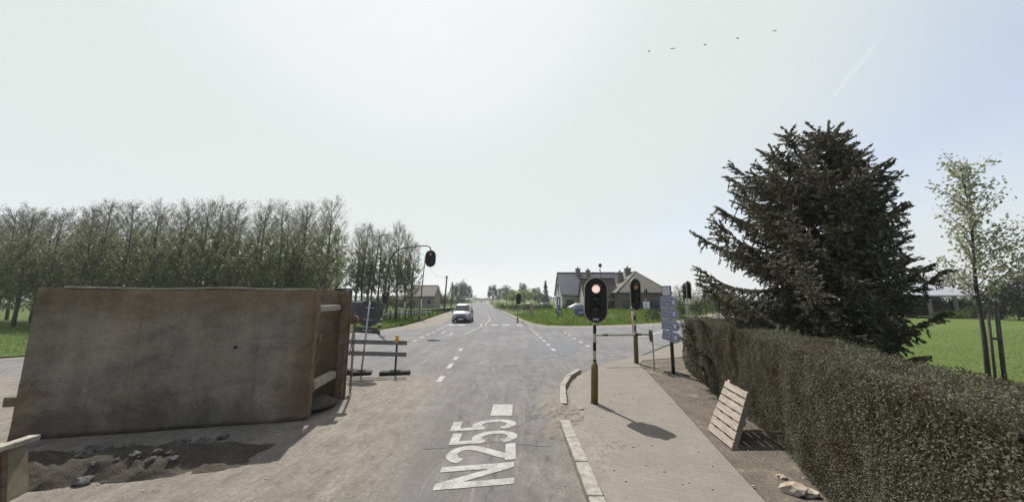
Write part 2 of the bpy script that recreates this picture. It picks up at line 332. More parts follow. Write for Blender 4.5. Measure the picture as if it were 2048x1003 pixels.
lawn = [(3.2, -6), (4.4, 2.4), (5.2, 4.6), (5.9, 8), (6.6, 11.0), (12, 13.2), (20, 22), (46, 40.5), (150, 78), (150, -6)]
sheet('lawn', lawn, .045, M_['lawn'], .06)
sheet('field', [(-11.2, 28.5), (-12.7, 25.4), (-21.6, 15.4), (-60.5, -25.5), (-160, 10), (-160, 75), (-30, 75), (-13, 60), (-11.3, 42)], -.008, M_['grass'])
# kerbs: blocks with worn joints
M_['kerb'] = mat('pale_kerbstone', (.185, .172, .155), (.30, .28, .252), 9, .9, .5)
def kerb(path, blk=.92, w=.2, top=.115):
    mb = MB(); L = 0
    for a, c in zip(path, path[1:]):
        a = Vector(a); c = Vector(c); d = (c-a); n = max(1, round(d.length/blk)); d /= n; ang = math.atan2(d.y, d.x)
        for i in range(n):
            m = a+d*(i+.5); mb.box((m.x, m.y, top/2-.03+random.uniform(-.006, .006)), (d.length-.012, w, top+.06), Euler((random.uniform(-.02, .02), 0, ang+random.uniform(-.012, .012))), .018)
    return struct(mb.build('kerb', M_['kerb']))
kerb([(1.0, -6), (1.03, 4.4), (1.05, 6.95)]); kerb([(1.2, 8.0), (1.42, 9.6), (1.78, 10.75), (2.3, 11.7)], .8, .16)
kerb([(1.15, 35.6), (.15, 45), (-1.2, 57), (-4.0, 80)], 1, .2, .12)
# dirt washed over the broken kerb
def dirtz(x, y):
    k = max(0, 1-abs(y-7.5)/1.25)**.7*max(0, min(1, (x-.55)/.55))*max(0, min(1, (1.9-x)/.5)); k = max(0, k+.55*NS.noise((x*2.4, y*2.4, 7))*(k > 0)+.25*NS.noise((x*7, y*7, 3))*(k > 0)); return -.02+.115*min(1, k*1.3)+.035*k*NS.noise((x*9, y*9, 2))
from mathutils import noise as NS
# --- markings
M_['paint'] = None
m, nt, b = newmat('worn_white_paint'); v = coords(nt, obj=False)
w_ = noise(nt, v, 5, 8, .8); g_ = noise(nt, v, 80, 3, .8)
c = mixc(nt, sstep(nt, mth(nt, 'MULTIPLY_ADD', g_, .5, w_), .66, .90), (.335, .33, .32), (.185, .18, .175)); lk(nt, c, b.inputs['Base Color']); b.inputs['Roughness'].default_value = .8; M_['paint'] = m
m, nt, b = newmat('very_worn_white_paint'); v = coords(nt, obj=False)
w_ = noise(nt, v, 9, 8, .8); g_ = noise(nt, v, 90, 3, .8)
c = mixc(nt, sstep(nt, mth(nt, 'MULTIPLY_ADD', g_, .5, w_), .70, .86), (.34, .335, .33), (.175, .17, .17)); lk(nt, c, b.inputs['Base Color']); b.inputs['Roughness'].default_value = .85; M_['paint2'] = m
m, nt, b = newmat('flaked_white_paint'); v = coords(nt, obj=False)
w_ = noise(nt, v, 14, 8, .8); c = mixc(nt, sstep(nt, w_, .46, .56), (.30, .295, .285), (.15, .145, .145)); lk(nt, c, b.inputs['Base Color']); b.inputs['Roughness'].default_value = .85; M_['paint3'] = m
ZM = .003
def stroke(mb, pts, w, z=ZM):
    pts = [Vector((p[0], p[1])) for p in pts]; n = len(pts); L_, R_ = [], []
    for i in range(n):
        if i == 0: d = pts[1]-pts[0]
        elif i == n-1: d = pts[-1]-pts[-2]
        else: d = (pts[i]-pts[i-1]).normalized()+(pts[i+1]-pts[i]).normalized()
        d.normalize(); nn = Vector((-d.y, d.x)); k = 1
        if 0 < i < n-1:
            k = 1/max(.5, nn.dot(Vector((-(pts[i+1]-pts[i]).normalized().y, (pts[i+1]-pts[i]).normalized().x))))
        L_.append(pts[i]+nn*w/2*k); R_.append(pts[i]-nn*w/2*k)
    return L_, R_
def letters():
    mb = MB()
    def emit_(polys, y0, wd, ht, x0):
        # glyph space u (0..1 reading direction = away along the road), h (0..1 letter height = to the left)
        def T(u, h): return (x0-h*ht, y0+u*wd-.16*h*ht/1.08, ZM)
        for i, pl in enumerate(polys): mb.face([T(*p)[:2]+(ZM+.0004*(i % 2)+.0008*(len(pl) == 4 and i >= len(polys)-1)+.0012*(i < 2 and y0 > 6),) for p in pl])
    def st(pts, w, asp):
        Lp, Rp = stroke(None, [(p[0]*asp, p[1]) for p in pts], w)
        return [[(a.x/asp, a.y), (c.x/asp, c.y), (d.x/asp, d.y), (e.x/asp, e.y)] for a, c, d, e in zip(Lp, Lp[1:], Rp[1:], Rp)]
    w = .215; 
    asp = .58
    N = [[(0, 0), (.22, 0), (.22, .62), (.0, 1.0)], [(0, 1), (.22, .62), (.30, 1.0)]]
    N = [[(0, 0), (.25, 0), (.25, 1), (0, 1)], [(.251, 1), (.251, .66), (.749, 0), (.749, .34)], [(.75, 0), (1, 0), (1, 1), (.75, 1)]]
    arc = lambda cx, cy, rx, ry, a0, a1, n=12: [(cx+rx*math.cos(R(a0+(a1-a0)*i/n)), cy+ry*math.sin(R(a0+(a1-a0)*i/n))) for i in range(n+1)]
    two = st(arc(.5, .70, .39, .205, 165, -12, 14)+[(.80, .56), (.62, .42), (.30, .20), (.16, .06)], .155, asp)+[[(0, 0), (1, 0), (1, .15), (0, .15)]]
    five = [[(.08, .86), (.98, .86), (.98, 1), (.08, 1)], [(.08, .48), (.33, .48), (.33, .859), (.08, .859)]]+st(arc(.5, .335, .40, .275, 142, -155, 18), .15, asp)
    emit_(N, 4.88, .60, 1.08, .03); emit_(two, 5.57, .58, 1.14, .06); emit_(five, 6.20, .53, 1.18, .08); emit_(five, 6.80, .53, 1.26, .07)
    return struct(mb.build('road_number', M_['paint']))
letters()
def mark(pxs, m='paint2', z=ZM):
    q = [G(*p) for p in pxs]; mb = MB(); mb.face([(p.x, p.y, z) for p in q]); return struct(mb.build('road_marking', M_[m]))
mb = MB(); mb.face([(-.47, 7.5, ZM), (.0, 7.5, ZM), (.02, 8.27, ZM), (-.45, 8.27, ZM)]); struct(mb.build('road_marking', M_['paint']))
def dashes(pts, ln, gap, w, m='paint2'):
    mb = MB()
    for a, c in zip(pts, pts[1:]):
        a = Vector(a); c = Vector(c); L = (c-a).length; d = (c-a)/L; n = Vector((-d.y, d.x))*w/2; t = 0
        while t+ln < L:
            p, q = a+d*t, a+d*(t+ln); mb.face([(*(p+n), ZM), (*(p-n), ZM), (*(q-n), ZM), (*(q+n), ZM)]); t += ln+gap
    return struct(mb.build('road_marking', M_[m]))
mb = MB()
for a, c in (((876, 763), (885, 751)), ((895.5, 736), (903, 726)), ((908, 719), (914, 712)), ((919, 701), (922, 696))):
    p, q = G(*a), G(*c); mb.face([(p.x-.07, p.y, ZM), (p.x+.10, p.y, ZM), (q.x+.10, q.y, ZM), (q.x-.07, q.y, ZM)])
struct(mb.build('road_marking', M_['paint']))
def gx(*p): q = G(*p); return (q.x, q.y)
dashes([gx(825, 683), gx(893, 651)], .95, .8, .2); dashes([gx(1060, 655), gx(1118, 709)], .8, .9, .18); dashes([gx(1128, 664), gx(1186, 697)], .8, .9, .18)
mb = MB()
for x in (903, 924, 967, 990, 1013, 1040):
    p = G(x, 649); mb.face([(p.x-.32, 31.6, ZM), (p.x+.32, 31.6, ZM), (p.x+.26, 33.0, ZM), (p.x-.38, 33.0, ZM)])
struct(mb.build('road_marking', M_['paint']))
mark([(880, 667), (889, 662), (892, 662), (885, 667)]); mark([(898, 668), (905, 664), (908, 665), (902, 669)])
mb = MB(); N_ = 16   # faint curved edge line
for i in range(N_):
    t0, t1 = i/N_, (i+1)/N_; f = lambda t: (-3.4+1.1*math.sin(t*math.pi*.9)-.6*t, 24+26*t)
    a, c = f(t0), f(t1); mb.face([(a[0]-.06, a[1], ZM), (a[0]+.06, a[1], ZM), (c[0]+.06, c[1], ZM), (c[0]-.06, c[1], ZM)])
struct(mb.build('road_marking', M_['paint2']))
mb = MB()
for k in range(5):
    a = G(1290+k*12, 672-k*3); mb.face([(a.x-.6, a.y-.4, ZM), (a.x+.6, a.y+.4, ZM), (a.x+.6, a.y+.75, ZM), (a.x-.6, a.y-.05, ZM)])
struct(mb.build('road_marking', M_['paint2']))
# spoil heap in the shadow of the trench box
def heap(name, fx, x0, x1, y0, y1, n, m):
    mb = MB(); V = {}
    for i in range(n+1):
        for j in range(n+1):
            x = x0+(x1-x0)*i/n; y = y0+(y1-y0)*j/n; V[i, j] = mb.b.verts.new((x, y, fx(x, y)))
    for i in range(n):
        for j in range(n):
            f = mb.b.faces.new((V[i, j], V[i+1, j], V[i+1, j+1], V[i, j+1])); f.smooth = True
    return mb.build(name, m)
from mathutils import noise as NS
M_['rubble'] = mat('dirty_broken_concrete', (.07, .066, .06), (.16, .15, .14), 7, .95, .6)
def spoil(x, y):
    yc = 5.25+.23*(x+6.2); w = .55; k = max(0, 1-((y-yc)/w)**2)*max(0, min(1, (x+9.6)*1.2))*max(0, min(1, (-3.9-x)*.8))
    q = min(1, k*3); return -.03+.26*k**1.1+.08*q*NS.noise((x*2.2, y*2.2, 0))+.05*q*NS.noise((x*6, y*6, 1))+.035*q*NS.noise((x*15, y*15, 2))
struct(heap('kerbside_dirt', dirtz, .4, 1.85, 6.1, 8.9, 110, M_['sand']))
struct(heap('spoil_bank', spoil, -9.8, -3.5, 4.0, 7.0, 150, M_['dark']))
for i in range(80):
    x = random.uniform(-8.3, -4.9); y = (5.95+.22*(x+6.2)+random.uniform(-.28, .22)) if i < 50 else (5.2+.23*(x+6.2)+random.uniform(-.5, .4)); r = random.choice((.02, .025, .03, .035, .04, .05, .06, .08))
    mb = MB(); mb.rock((0, 0, 0), r, (1.25, .9, .75), .40, 2); o = mb.build('rubble_chunk', M_['rubble'])
    o.location = (x, y, max(spoil(x, y), 0)+r*.25); o.rotation_euler = (random.uniform(-.4, .4), random.uniform(-.4, .4), random.uniform(0, 6))
    tag(o, 'broken grey rubble chunk lying in the shade along the foot of the rusty trench box', 'rubble', 'rubble along the trench box')
# ============================================================ TRENCH BOX (rusty steel shoring box)
m, nt, b = newmat('rusty_steel_plate'); v = coords(nt, (1, 1, 1)); vs = coords(nt, (.9, .9, 1.7))
tc = nd(nt, 'ShaderNodeTexCoord'); sx = nd(nt, 'ShaderNodeSeparateXYZ'); lk(nt, tc.outputs['Object'], sx.inputs[0])
n1 = noise(nt, vs, 1.3, 8, .68, .5); n2 = noise(nt, v, .9, 7, .7, .7); dv = coords(nt, (1.6, 1.6, .3)); n4 = noise(nt, dv, 1.3, 6, .7); n3 = noise(nt, v, 26, 4, .7)
paint = ramp(nt, n1, .32, .68, (.148, .135, .110), (.275, .25, .208)); rust = ramp(nt, n1, .3, .7, (.115, .086, .058), (.225, .168, .112))
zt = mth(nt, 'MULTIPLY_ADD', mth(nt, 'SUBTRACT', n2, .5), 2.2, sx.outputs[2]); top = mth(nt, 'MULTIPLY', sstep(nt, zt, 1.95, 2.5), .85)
xt = mth(nt, 'MULTIPLY_ADD', mth(nt, 'SUBTRACT', n2, .5), 1.5, sx.outputs[0]); endr = mth(nt, 'MAXIMUM', sstep(nt, xt, 1.75, 2.3), mth(nt, 'MULTIPLY', sstep(nt, xt, -1.6, -2.4), sstep(nt, zt, 1.0, .6)))
pat = sstep(nt, mth(nt, 'MULTIPLY_ADD', n3, .25, n1), .70, .745); k = mth(nt, 'MAXIMUM', mth(nt, 'MAXIMUM', top, endr), mth(nt, 'MULTIPLY', pat, .7), clamp=True)
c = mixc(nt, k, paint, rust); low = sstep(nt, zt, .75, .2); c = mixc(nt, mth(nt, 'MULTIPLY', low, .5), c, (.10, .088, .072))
c = mixc(nt, .55, c, ramp(nt, n3, .3, .7, (.62, .62, .62), (1.25, 1.25, 1.25)), 'MULTIPLY')
c = mixc(nt, .7, c, ramp(nt, n2, .32, .68, (.66, .66, .68), (1.25, 1.23, 1.18)), 'MULTIPLY'); c = mixc(nt, .5, c, ramp(nt, n4, .36, .6, (.72, .69, .66), (1.15, 1.15, 1.15)), 'MULTIPLY')
scv = coords(nt, (.5, 8, 8)); sc_ = noise(nt, scv, 2.2, 5, .7); c = mixc(nt, mth(nt, 'MULTIPLY', sstep(nt, sc_, .62, .70), .5), c, (.17, .15, .13))
lk(nt, c, b.inputs['Base Color']); b.inputs['Roughness'].default_value = .92; b.inputs['Specular IOR Level'].default_value = .08; bump(nt, b, mth(nt, 'MULTIPLY_ADD', n1, 2, mth(nt, 'MULTIPLY_ADD', n2, 2, n3)), .6, .025); M_['rustplate'] = m
M_['rust'] = mat('brown_rust', (.095, .064, .042), (.17, .12, .085), 7, .85, .5)
M_['paletop'] = mat('dusty_pale_steel_edge', (.22, .195, .165), (.34, .31, .27), 9, .8, .4)
ang = math.atan2(1.02, 4.66)
tb = empty('trench_box', (-6.62, 6.77, .0), 'large rusty brown and grey steel trench shoring box standing on the sand', 'trench box', rz=ang)
Lp = 4.78; H = 2.70
def plate(y, x0, x1, h, th=.1):
    mb = MB(); nx, nz = 44, 26; V = {}
    for i in range(nx+1):
        for j in range(nz+1):
            x = x0+(x1-x0)*i/nx; z = h*j/nz; d = .030*NS.noise((x*.9, z*1.1, y))+.012*NS.noise((x*3, z*3, y))
            tz = (.035*NS.noise((x*.8, 5, y))+.02*NS.noise((x*5, 2, y))) if j == nz else (.05*NS.noise((x*3, 1, y)) if j == 0 else 0)
            for s in (0, 1): V[i, j, s] = mb.b.verts.new((x, y+(th/2 if s else -th/2)+d, z+tz))
    for i in range(nx):
        for j in range(nz):
            for s in (0, 1): mb.b.faces.new([V[i, j, s], V[i+1, j, s], V[i+1, j+1, s], V[i, j+1, s]]).smooth = True
    for i in range(nx):
        for j in (0, nz): mb.b.faces.new([V[i, j, 0], V[i+1, j, 0], V[i+1, j, 1], V[i, j, 1]])
    for j in range(nz):
        for i in (0, nx): mb.b.faces.new([V[i, j, 0], V[i, j+1, 0], V[i, j+1, 1], V[i, j, 1]])
    return mb
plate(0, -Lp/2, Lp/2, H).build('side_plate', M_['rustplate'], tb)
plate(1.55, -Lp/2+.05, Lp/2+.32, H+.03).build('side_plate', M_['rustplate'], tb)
for y, x in ((0.13, Lp/2-.09), (1.42, Lp/2+.20), (.13, -Lp/2+.1), (1.42, -Lp/2+.14)):
    mb = MB(); mb.box((x, y, H/2), (.17, .15, H-.08), bev=.015); mb.build('end_post', M_['rust'], tb)
for x in (Lp/2-.06, -Lp/2+.12):
    for z, s in ((2.28, .13), (.62, .17)):
        mb = MB(); mb.box((x+.06, .78, z), (.15, 1.12, s), Euler((.0, 0, -.10 if x > 0 else 0)), .01)
        mb.box((x+.03, .235, z), (.05, .05, .24)); mb.build('spreader', M_['paletop'] if x > 0 else M_['rust'], tb)
mb = MB(); mb.box((Lp/2-.02, .30, 1.62), (.1, .14, .16), bev=.01); mb.box((Lp/2-.02, .26, 1.35), (.05, .06, .5)); mb.build('bracket', M_['rust'], tb)
mb = MB(); mb.cyl((Lp/2+.42, 1.43, 1.95), (Lp/2+.42, 1.53, 1.95), .12, n=16); mb.box((Lp/2+.34, 1.48, 1.95), (.16, .06, .16)); mb.build('lifting_lug', M_['rust'], tb)
mb = MB(); mb.box((-Lp/2-.10, .03, .66), (.2, .12, .17), bev=.02); mb.build('pin_block', M_['rustplate'], tb)
mb = MB(); mb.box((Lp/2+.16, 1.55, H+.055), (.5, .16, .05), bev=.012); mb.build('cap_rail', M_['dkmetal'], tb)
mb = MB()
xs = [-Lp/2+.4+i*(Lp-.5)/24 for i in range(25)]
for a, c in zip(xs, xs[1:]):
    mb.box(((a+c)/2, 0, H+.012+.035*NS.noise(((a+c)*.4, 5, 0))), (c-a+.03, .124+random.random()*.01, .022+random.random()*.016))
mb.build('top_edge', M_['paletop'], tb)
for x_ in (-.72, 1.35):
    mb = MB(); mb.tube([(x_+.02*NS.noise((z*3, 1, 0)), -.05+.030*NS.noise((x_*.9, z*1.1, 0))+.012*NS.noise((x_*3, z*3, 0)), z) for z in [.1+.16*k for k in range(16)]], [.006]*16, 6); mb.build('weld_seam', M_['rustplate'], tb)
mb = MB(); mb.cyl((.96, -.075, 1.52), (.96, -.02, 1.52), .032, n=10); mb.build('lifting_hole', M_['black'], tb)
mb = MB(); mb.box((0.3, .78, .06), (Lp-.7, 1.3, .16)); mb.rock((2.3, .75, .1), .4, (1, 1.2, .35)); mb.build('soil_fill', M_['dark'], tb)
# chain hanging from the lug and trailing on the ground
lug = Matrix.Rotation(ang, 4, 'Z') @ Vector((Lp/2+.46, 1.48, 0)); lx, ly = tb.location.x+lug.x, tb.location.y+lug.y
pts = [Vector((lx, ly-.02, 1.86-i*.075)) for i in range(25)]; 
e = pts[-1]; e.z = .03; pts += [Vector((e.x-.02-i*.06, e.y-.05-i*.045, .025)) for i in range(14)]
mb = MB()
for i, (a, c) in enumerate(zip(pts, pts[1:])):
    d = (c-a).normalized(); side = d.cross(Vector((0, 0, 1)) if abs(d.z) < .9 else Vector((1, 0, 0))).normalized()
    if i % 2: side = d.cross(side).normalized()
    q = []
    for k in range(9):
        t = 2*math.pi*k/8; q.append((a+c)/2+d*.058*math.cos(t)+side*.028*math.sin(t))
    mb.tube(q, .011, 5, False)
tag(mb.build('chain', M_['dkmetal2'] if 'dkmetal2' in M_ else M_['rust']), 'rusty chain hanging from the lug of the trench box down to the sand', 'chain')
# corner of a second, low steel box at the near left
M_['olive'] = mat('olive_stained_steel', (.15, .135, .088), (.24, .215, .15), 3.5, .8, .3)
sb = empty('steel_bin', (-6.28, 4.42, 0), 'low olive stained steel bin with pale dusty rim at the near left corner', 'steel bin', rz=R(6))
h = .63
mb = MB(); mb.prism([(0, 0, 0), (-2.2, 0, 0), (-2.2, 0, h), (-.10, 0, h)], (0, .05, 0)); mb.build('side_panel', M_['rust'], sb)
mb = MB(); mb.prism([(0, .051, 0), (-.05, .30, 0), (-.14, .26, h), (-.10, .051, h)], (-.05, 0, 0)); mb.build('end_panel', M_['olive'], sb)
mb = MB(); mb.box((-1.3, .5, .03), (2, .7, .05)); mb.build('floor_plate', M_['rust'], sb)
mb = MB(); mb.box((-1.12, .02, h+.02), (2.1, .15, .07), bev=.02); mb.box((-.13, .2, h+.021), (.13, .26, .068), Euler((0, 0, .08)), .01); mb.build('rim', M_['paletop'], sb)
mb = MB(); mb.prism([(-.02, -.004, .02), (-.09, -.004, .02), (-.15, -.004, h-.05), (-.11, -.004, h-.05)], (0, -.03, 0)); mb.build('corner_rib', M_['rust'], sb)

# ============================================================ TRAFFIC SIGNALS
def stadium(w, h, n=10):
    r = w/2; z = h/2-r
    return [(r*math.cos(math.pi*i/n), z+r*math.sin(math.pi*i/n)) for i in range(n+1)]+[(-r*math.cos(math.pi*i/n), -z-r*math.sin(math.pi*i/n)) for i in range(n+1)]
def head(parent, z, face=0, w=.54, h=1.06, lit=None, plate=False, x=0, y=-.1, k=1.0):
    """signal head: oval backing board with rim, housing, three lamps each with a visor"""
    Rz = Matrix.Translation((x, 0, z)) @ Matrix.Rotation(face, 4, 'Z') @ Matrix.Translation((0, y, 0))
    def T(o): o.matrix_local = Rz; return o
    mb = MB(); mb.prism([(px, 0, pz) for px, pz in stadium(w, h)], (0, .03, 0)); bd = T(mb.build('backing_board', M_['black'], parent))
    a, c = stadium(w, h), stadium(w+.035, h+.035); mb = MB(); n = len(a)
    for i in range(n):
        j = (i+1) % n
        q = [(a[i][0], -.006, a[i][1]), (a[j][0], -.006, a[j][1]), (c[j][0], -.006, c[j][1]), (c[i][0], -.006, c[i][1])]
        mb.prism(q, (0, .04, 0))
    T(mb.build('board_rim', M_['trim'], parent))
    mb = MB(); mb.box((0, .10, 0), (.27*k, .14, .84*k), bev=.03); T(mb.build('housing', M_['black'], parent))
    for i, dz in enumerate((.27*k, .02*k, -.23*k)):
        mb = MB(); mb.cyl((0, -.001, dz), (0, -.022, dz), .1*k, .095*k, 20); mb.sph((0, -.02, dz), .093*k, (1, .25, 1), 16)
        T(mb.build('lamp', M_['red_lamp' if lit == 'bright' else 'dim_red'] if (i == 0 and lit) else M_['lens'], parent))
        mb = MB(); N = 14; r = .112*k
        for q in range(N):
            t0, t1 = math.pi*(-.12+1.24*q/N), math.pi*(-.12+1.24*(q+1)/N); dep = lambda t: -.02-.15*k*max(.12, math.sin(max(0, min(math.pi, t))))
            A = [(r*math.cos(t0), 0, dz+r*math.sin(t0)), (r*math.cos(t1), 0, dz+r*math.sin(t1)), (r*math.cos(t1), dep(t1), dz+r*math.sin(t1)), (r*math.cos(t0), dep(t0), dz+r*math.sin(t0))]
            r2 = r+.006; B = [(r2*math.cos(t1), dep(t1), dz+r2*math.sin(t1)), (r2*math.cos(t0), dep(t0), dz+r2*math.sin(t0)), (r2*math.cos(t0), 0, dz+r2*math.sin(t0)), (r2*math.cos(t1), 0, dz+r2*math.sin(t1))]
            mb.face(A); mb.face(B); mb.face([A[3], A[2], B[0], B[1]])
        T(mb.build('visor', M_['visor'], parent))
    if plate:
        mb = MB(); mb.box((0, -.008, -h/2+.075), (.15, .012, .042), bev=.004)
        for q in range(4): mb.box((-.05+q*.033, -.0155, -h/2+.075), (.018, .003, .02))
        T(mb.build('number_plate', M_['galv'], parent))
M_['visor'] = mat('sun_bleached_black_visor', (.012, .012, .011), (.02, .02, .018), 20, .5, 0, spec=.35)
def signal(name, loc, label, hp=3.0, lean=2.2, base=.93, face=0, lit=None, plate=False, w=.54, hh=1.06, hz=None, group=None, k=1.0, rz=0):
    t = empty(name, loc, label, 'traffic light', group, lean=lean, rz=rz)
    hz = hz or hp-.53
    mb = MB(); mb.cyl((0, 0, base), (0, 0, hz+.30), .038, n=14); mb.build('pole', M_['polestripe'], t)
    if base > .3:
        mb = MB(); mb.tube([(0, 0, -.05), (0, 0, base-.06), (0, 0, base-.03), (0, 0, base+.05)], [.082, .082, .07, .045], 16); mb.build('pole_sleeve', M_['polebase'], t)
        mb = MB(); mb.cyl((0, 0, -.05), (0, 0, .015), .11, .10, 16); mb.build('base_collar', M_['dkmetal'], t)
    head(t, hz, face, w, hh, lit, plate, k=k)
    return t
q = G(1189, 806, .07)
signal('traffic_light', (q.x, q.y, .07), 'nearest traffic light on the pavement kerb with its red lamp lit and striped pole', 2.92, 2.2, .9, R(2), 'bright', True, hz=2.40)
q = G(1273, 726, .07)
s2 = signal('traffic_light', (q.x, q.y, .07), 'traffic light turned aside behind the nearest one, with horizontal striped rail across its pole', 3.2, .9, 1.12, R(24), 'dim', False, .50, 1.20, hz=2.60, k=1.1)
M_['rail'] = stripes('pale_and_dark_rail_bands', (.13, .13, .12), (.52, .48, .36), 1.3, 0, .16)
mb = MB(); mb.box((-.58, -.10, 1.06), (2.12, .05, .085), Euler((0, R(-1.2), R(3))), .01); mb.build('cross_rail', M_['rail'], s2)
mb = MB(); mb.box((0, -.05, 1.06), (.12, .13, .1)); mb.build('rail_clamp', M_['dkmetal'], s2)
q = G(1035, 645)
signal('traffic_light', (q.x, q.y, .0), 'small traffic light on striped post beside the right edge of the road beyond the junction', 3.15, 2, .55, R(14), None, False, .52, 1.15, hz=2.5)
# cantilever signal on the left
t = empty('cantilever_traffic_light', (AT(757, 664, 24).x, 24, 0), 'tall curved mast arm carrying a hanging black traffic light over the left lane', 'traffic light')
pth = [AT(*p, 24)-Vector((t.location.x, 24, 0)) for p in ((757, 664), (764, 625), (770, 580), (776, 540), (781, 518), (788, 506), (797, 499), (808, 495.5), (827, 493), (846, 491), (855, 491.5), (860, 494), (862, 500))]
mb = MB(); mb.tube(pth, [.085, .08, .075, .07, .065, .06, .055, .05, .05, .045, .042, .04, .04], 10); mb.build('mast', M_['dkmetal'], t)
mb = MB(); mb.cyl((0, 0, 0), pth[1]*.75, .092, .09, 12); mb.build('striped_sleeve', M_['polestripe'], t)
c = AT(862, 517, 24); head(t, c.z, R(-8), .78, 1.22, 'dim', False, x=c.x-t.location.x, k=1.15)
c = AT(768, 595, 24); head(t, c.z, R(62), .5, .9, 'dim', False, x=c.x-t.location.x, k=.9)
def twin(px, ytop, ybase, Y, label, pale=False):
    b_ = AT(px, ybase, Y); tp = AT(px+1, ytop, Y); t = empty('twin_traffic_light', (b_.x, Y, max(0, b_.z)), label, 'traffic light', lean=1.5)
    h = tp.z-t.location.z
    mb = MB(); mb.cyl((0, 0, 0), (0, 0, h-.1), .05, n=10); mb.build('pole', M_['galv'] if pale else M_['polestripe'], t)
    for s in (-1, 1): head(t, h-.55+(.1 if s > 0 else 0), R(96*s), .42, 1.0, None, False, k=.95)
    return t
twin(1293, 577, 641, 36, 'two headed traffic light seen sideways on striped post before the brick house')
f_ = twin(1377, 564, 655, 16.5, 'two headed traffic light with white box on its grey pole behind the hedge end', True)
mb = MB(); mb.box((-.02, -.1, AT(1378, 601, 16.5).z-f_.location.z), (.2, .12, .25), bev=.015); mb.build('control_box', M_['white'], f_)

# ============================================================ SIGNS, BARRIER, POSTS
def pipe(parent, h, r=.03, m='galv', name='post', z0=0):
    mb = MB(); mb.cyl((0, 0, z0), (0, 0, h), r, n=10); return mb.build(name, M_[m], parent)
# sign seen from behind on a leaning pole
q = G(722, 748); sg = empty('road_sign', (q.x, q.y, 0), 'back of a round dark road sign on a leaning grey pole in a rubber foot', 'road sign', lean=3.6)
pipe(sg, 2.42, .03); M_['rubber']
Ys = 11.3; sc = 653/Ys
mb = MB(); mb.cyl((-.01, .05, 2.01), (-.01, .066, 2.01), .44, n=40); mb.tube([(-.01+.44*math.cos(2*math.pi*i/40), .058, 2.01+.44*math.sin(2*math.pi*i/40)) for i in range(41)], .012, 6, False); mb.build('sign_disc', M_['signback'], sg)
mb = MB(); mb.box((-.02, .05, 1.44), (.80, .016, .2), bev=.004); mb.build('sub_plate', M_['signback'], sg)
for z in (2.2, 1.8, 1.44):
    mb = MB(); mb.box((0, .028, z), (.3, .03, .03)); mb.build('clamp', M_['galv'], sg)
def foot(parent, w=.75, d=.3, x=0, y=0, rz=0):
    mb = MB(); mb.box((x, y, .055), (w, d, .11), Euler((0, 0, rz)), .03); mb.box((x, y, .12), (w*.35, d*.55, .05), Euler((0, 0, rz)), .012); return mb.build('foot', M_['rubber'], parent)
foot(sg, .66, .34, rz=.3)
q = G(790, 748); bar = empty('barrier', (q.x, q.y, 0), 'two rail road works barrier with yellow lamp on its right post', 'barrier', lean=1)
for x in (0, -1.75):
    mb = MB(); mb.box((x, 0, .58), (.055, .05, 1.12)); mb.build('upright', M_['dkmetal'], bar)
    foot(bar, .98, .26, x, 0, .22)
for z in (1.04, .665):
    mb = MB(); mb.box((-.82, -.045, z), (2.35, .03, .145), Euler((0, R(.4), 0)), .006); mb.build('rail', M_['railgrey'] if 'railgrey' in M_ else M_['signback'], bar)
mb = MB(); mb.cyl((0, -.02, 1.13), (0, -.02, 1.22), .05, .06, 12); mb.cyl((0, -.02, 1.22), (0, -.02, 1.28), .06, .035, 12); mb.box((0, -.02, 1.09), (.13, .09, .10), bev=.01); mb.build('warning_lamp', M_['amber'], bar)
# farther grey sign back
Y = 17.5; a = AT(713, 619, Y); gs = empty('road_sign', (a.x-.15, Y, 0), 'grey square back of a road sign between the trench box and the round sign', 'road sign', lean=2)
pipe(gs, a.z+.4, .035); mb = MB(); mb.box((0, -.05, a.z), (.95, .02, .95), bev=.01); mb.build('sign_plate', M_['signback'], gs)
mb = MB(); mb.box((0, -.064, a.z+.42), (.9, .006, .05)); mb.build('edge_strip', M_['galv'], gs)
# small round sign edge-on near the path
q = G(1309, 741, .06); es = empty('road_sign', (q.x, q.y, .06), 'small round road sign seen edge on, on a thin grey post beside the path', 'road sign', lean=-.3)
pipe(es, 1.56, .025); mb = MB(); ca, sa = math.cos(R(75)), math.sin(R(75))
d = Vector((math.cos(R(-8)), math.sin(R(-8)), 0)); mb.cyl(Vector((-.055, 0, 1.17))-d*.012, Vector((-.055, 0, 1.17))+d*.012, .21, n=26); mb.build('sign_disc', M_['black'], es)
mb = MB(); mb.box((-.025, 0, 1.17), (.06, .03, .03)); mb.build('clamp', M_['galv'], es)
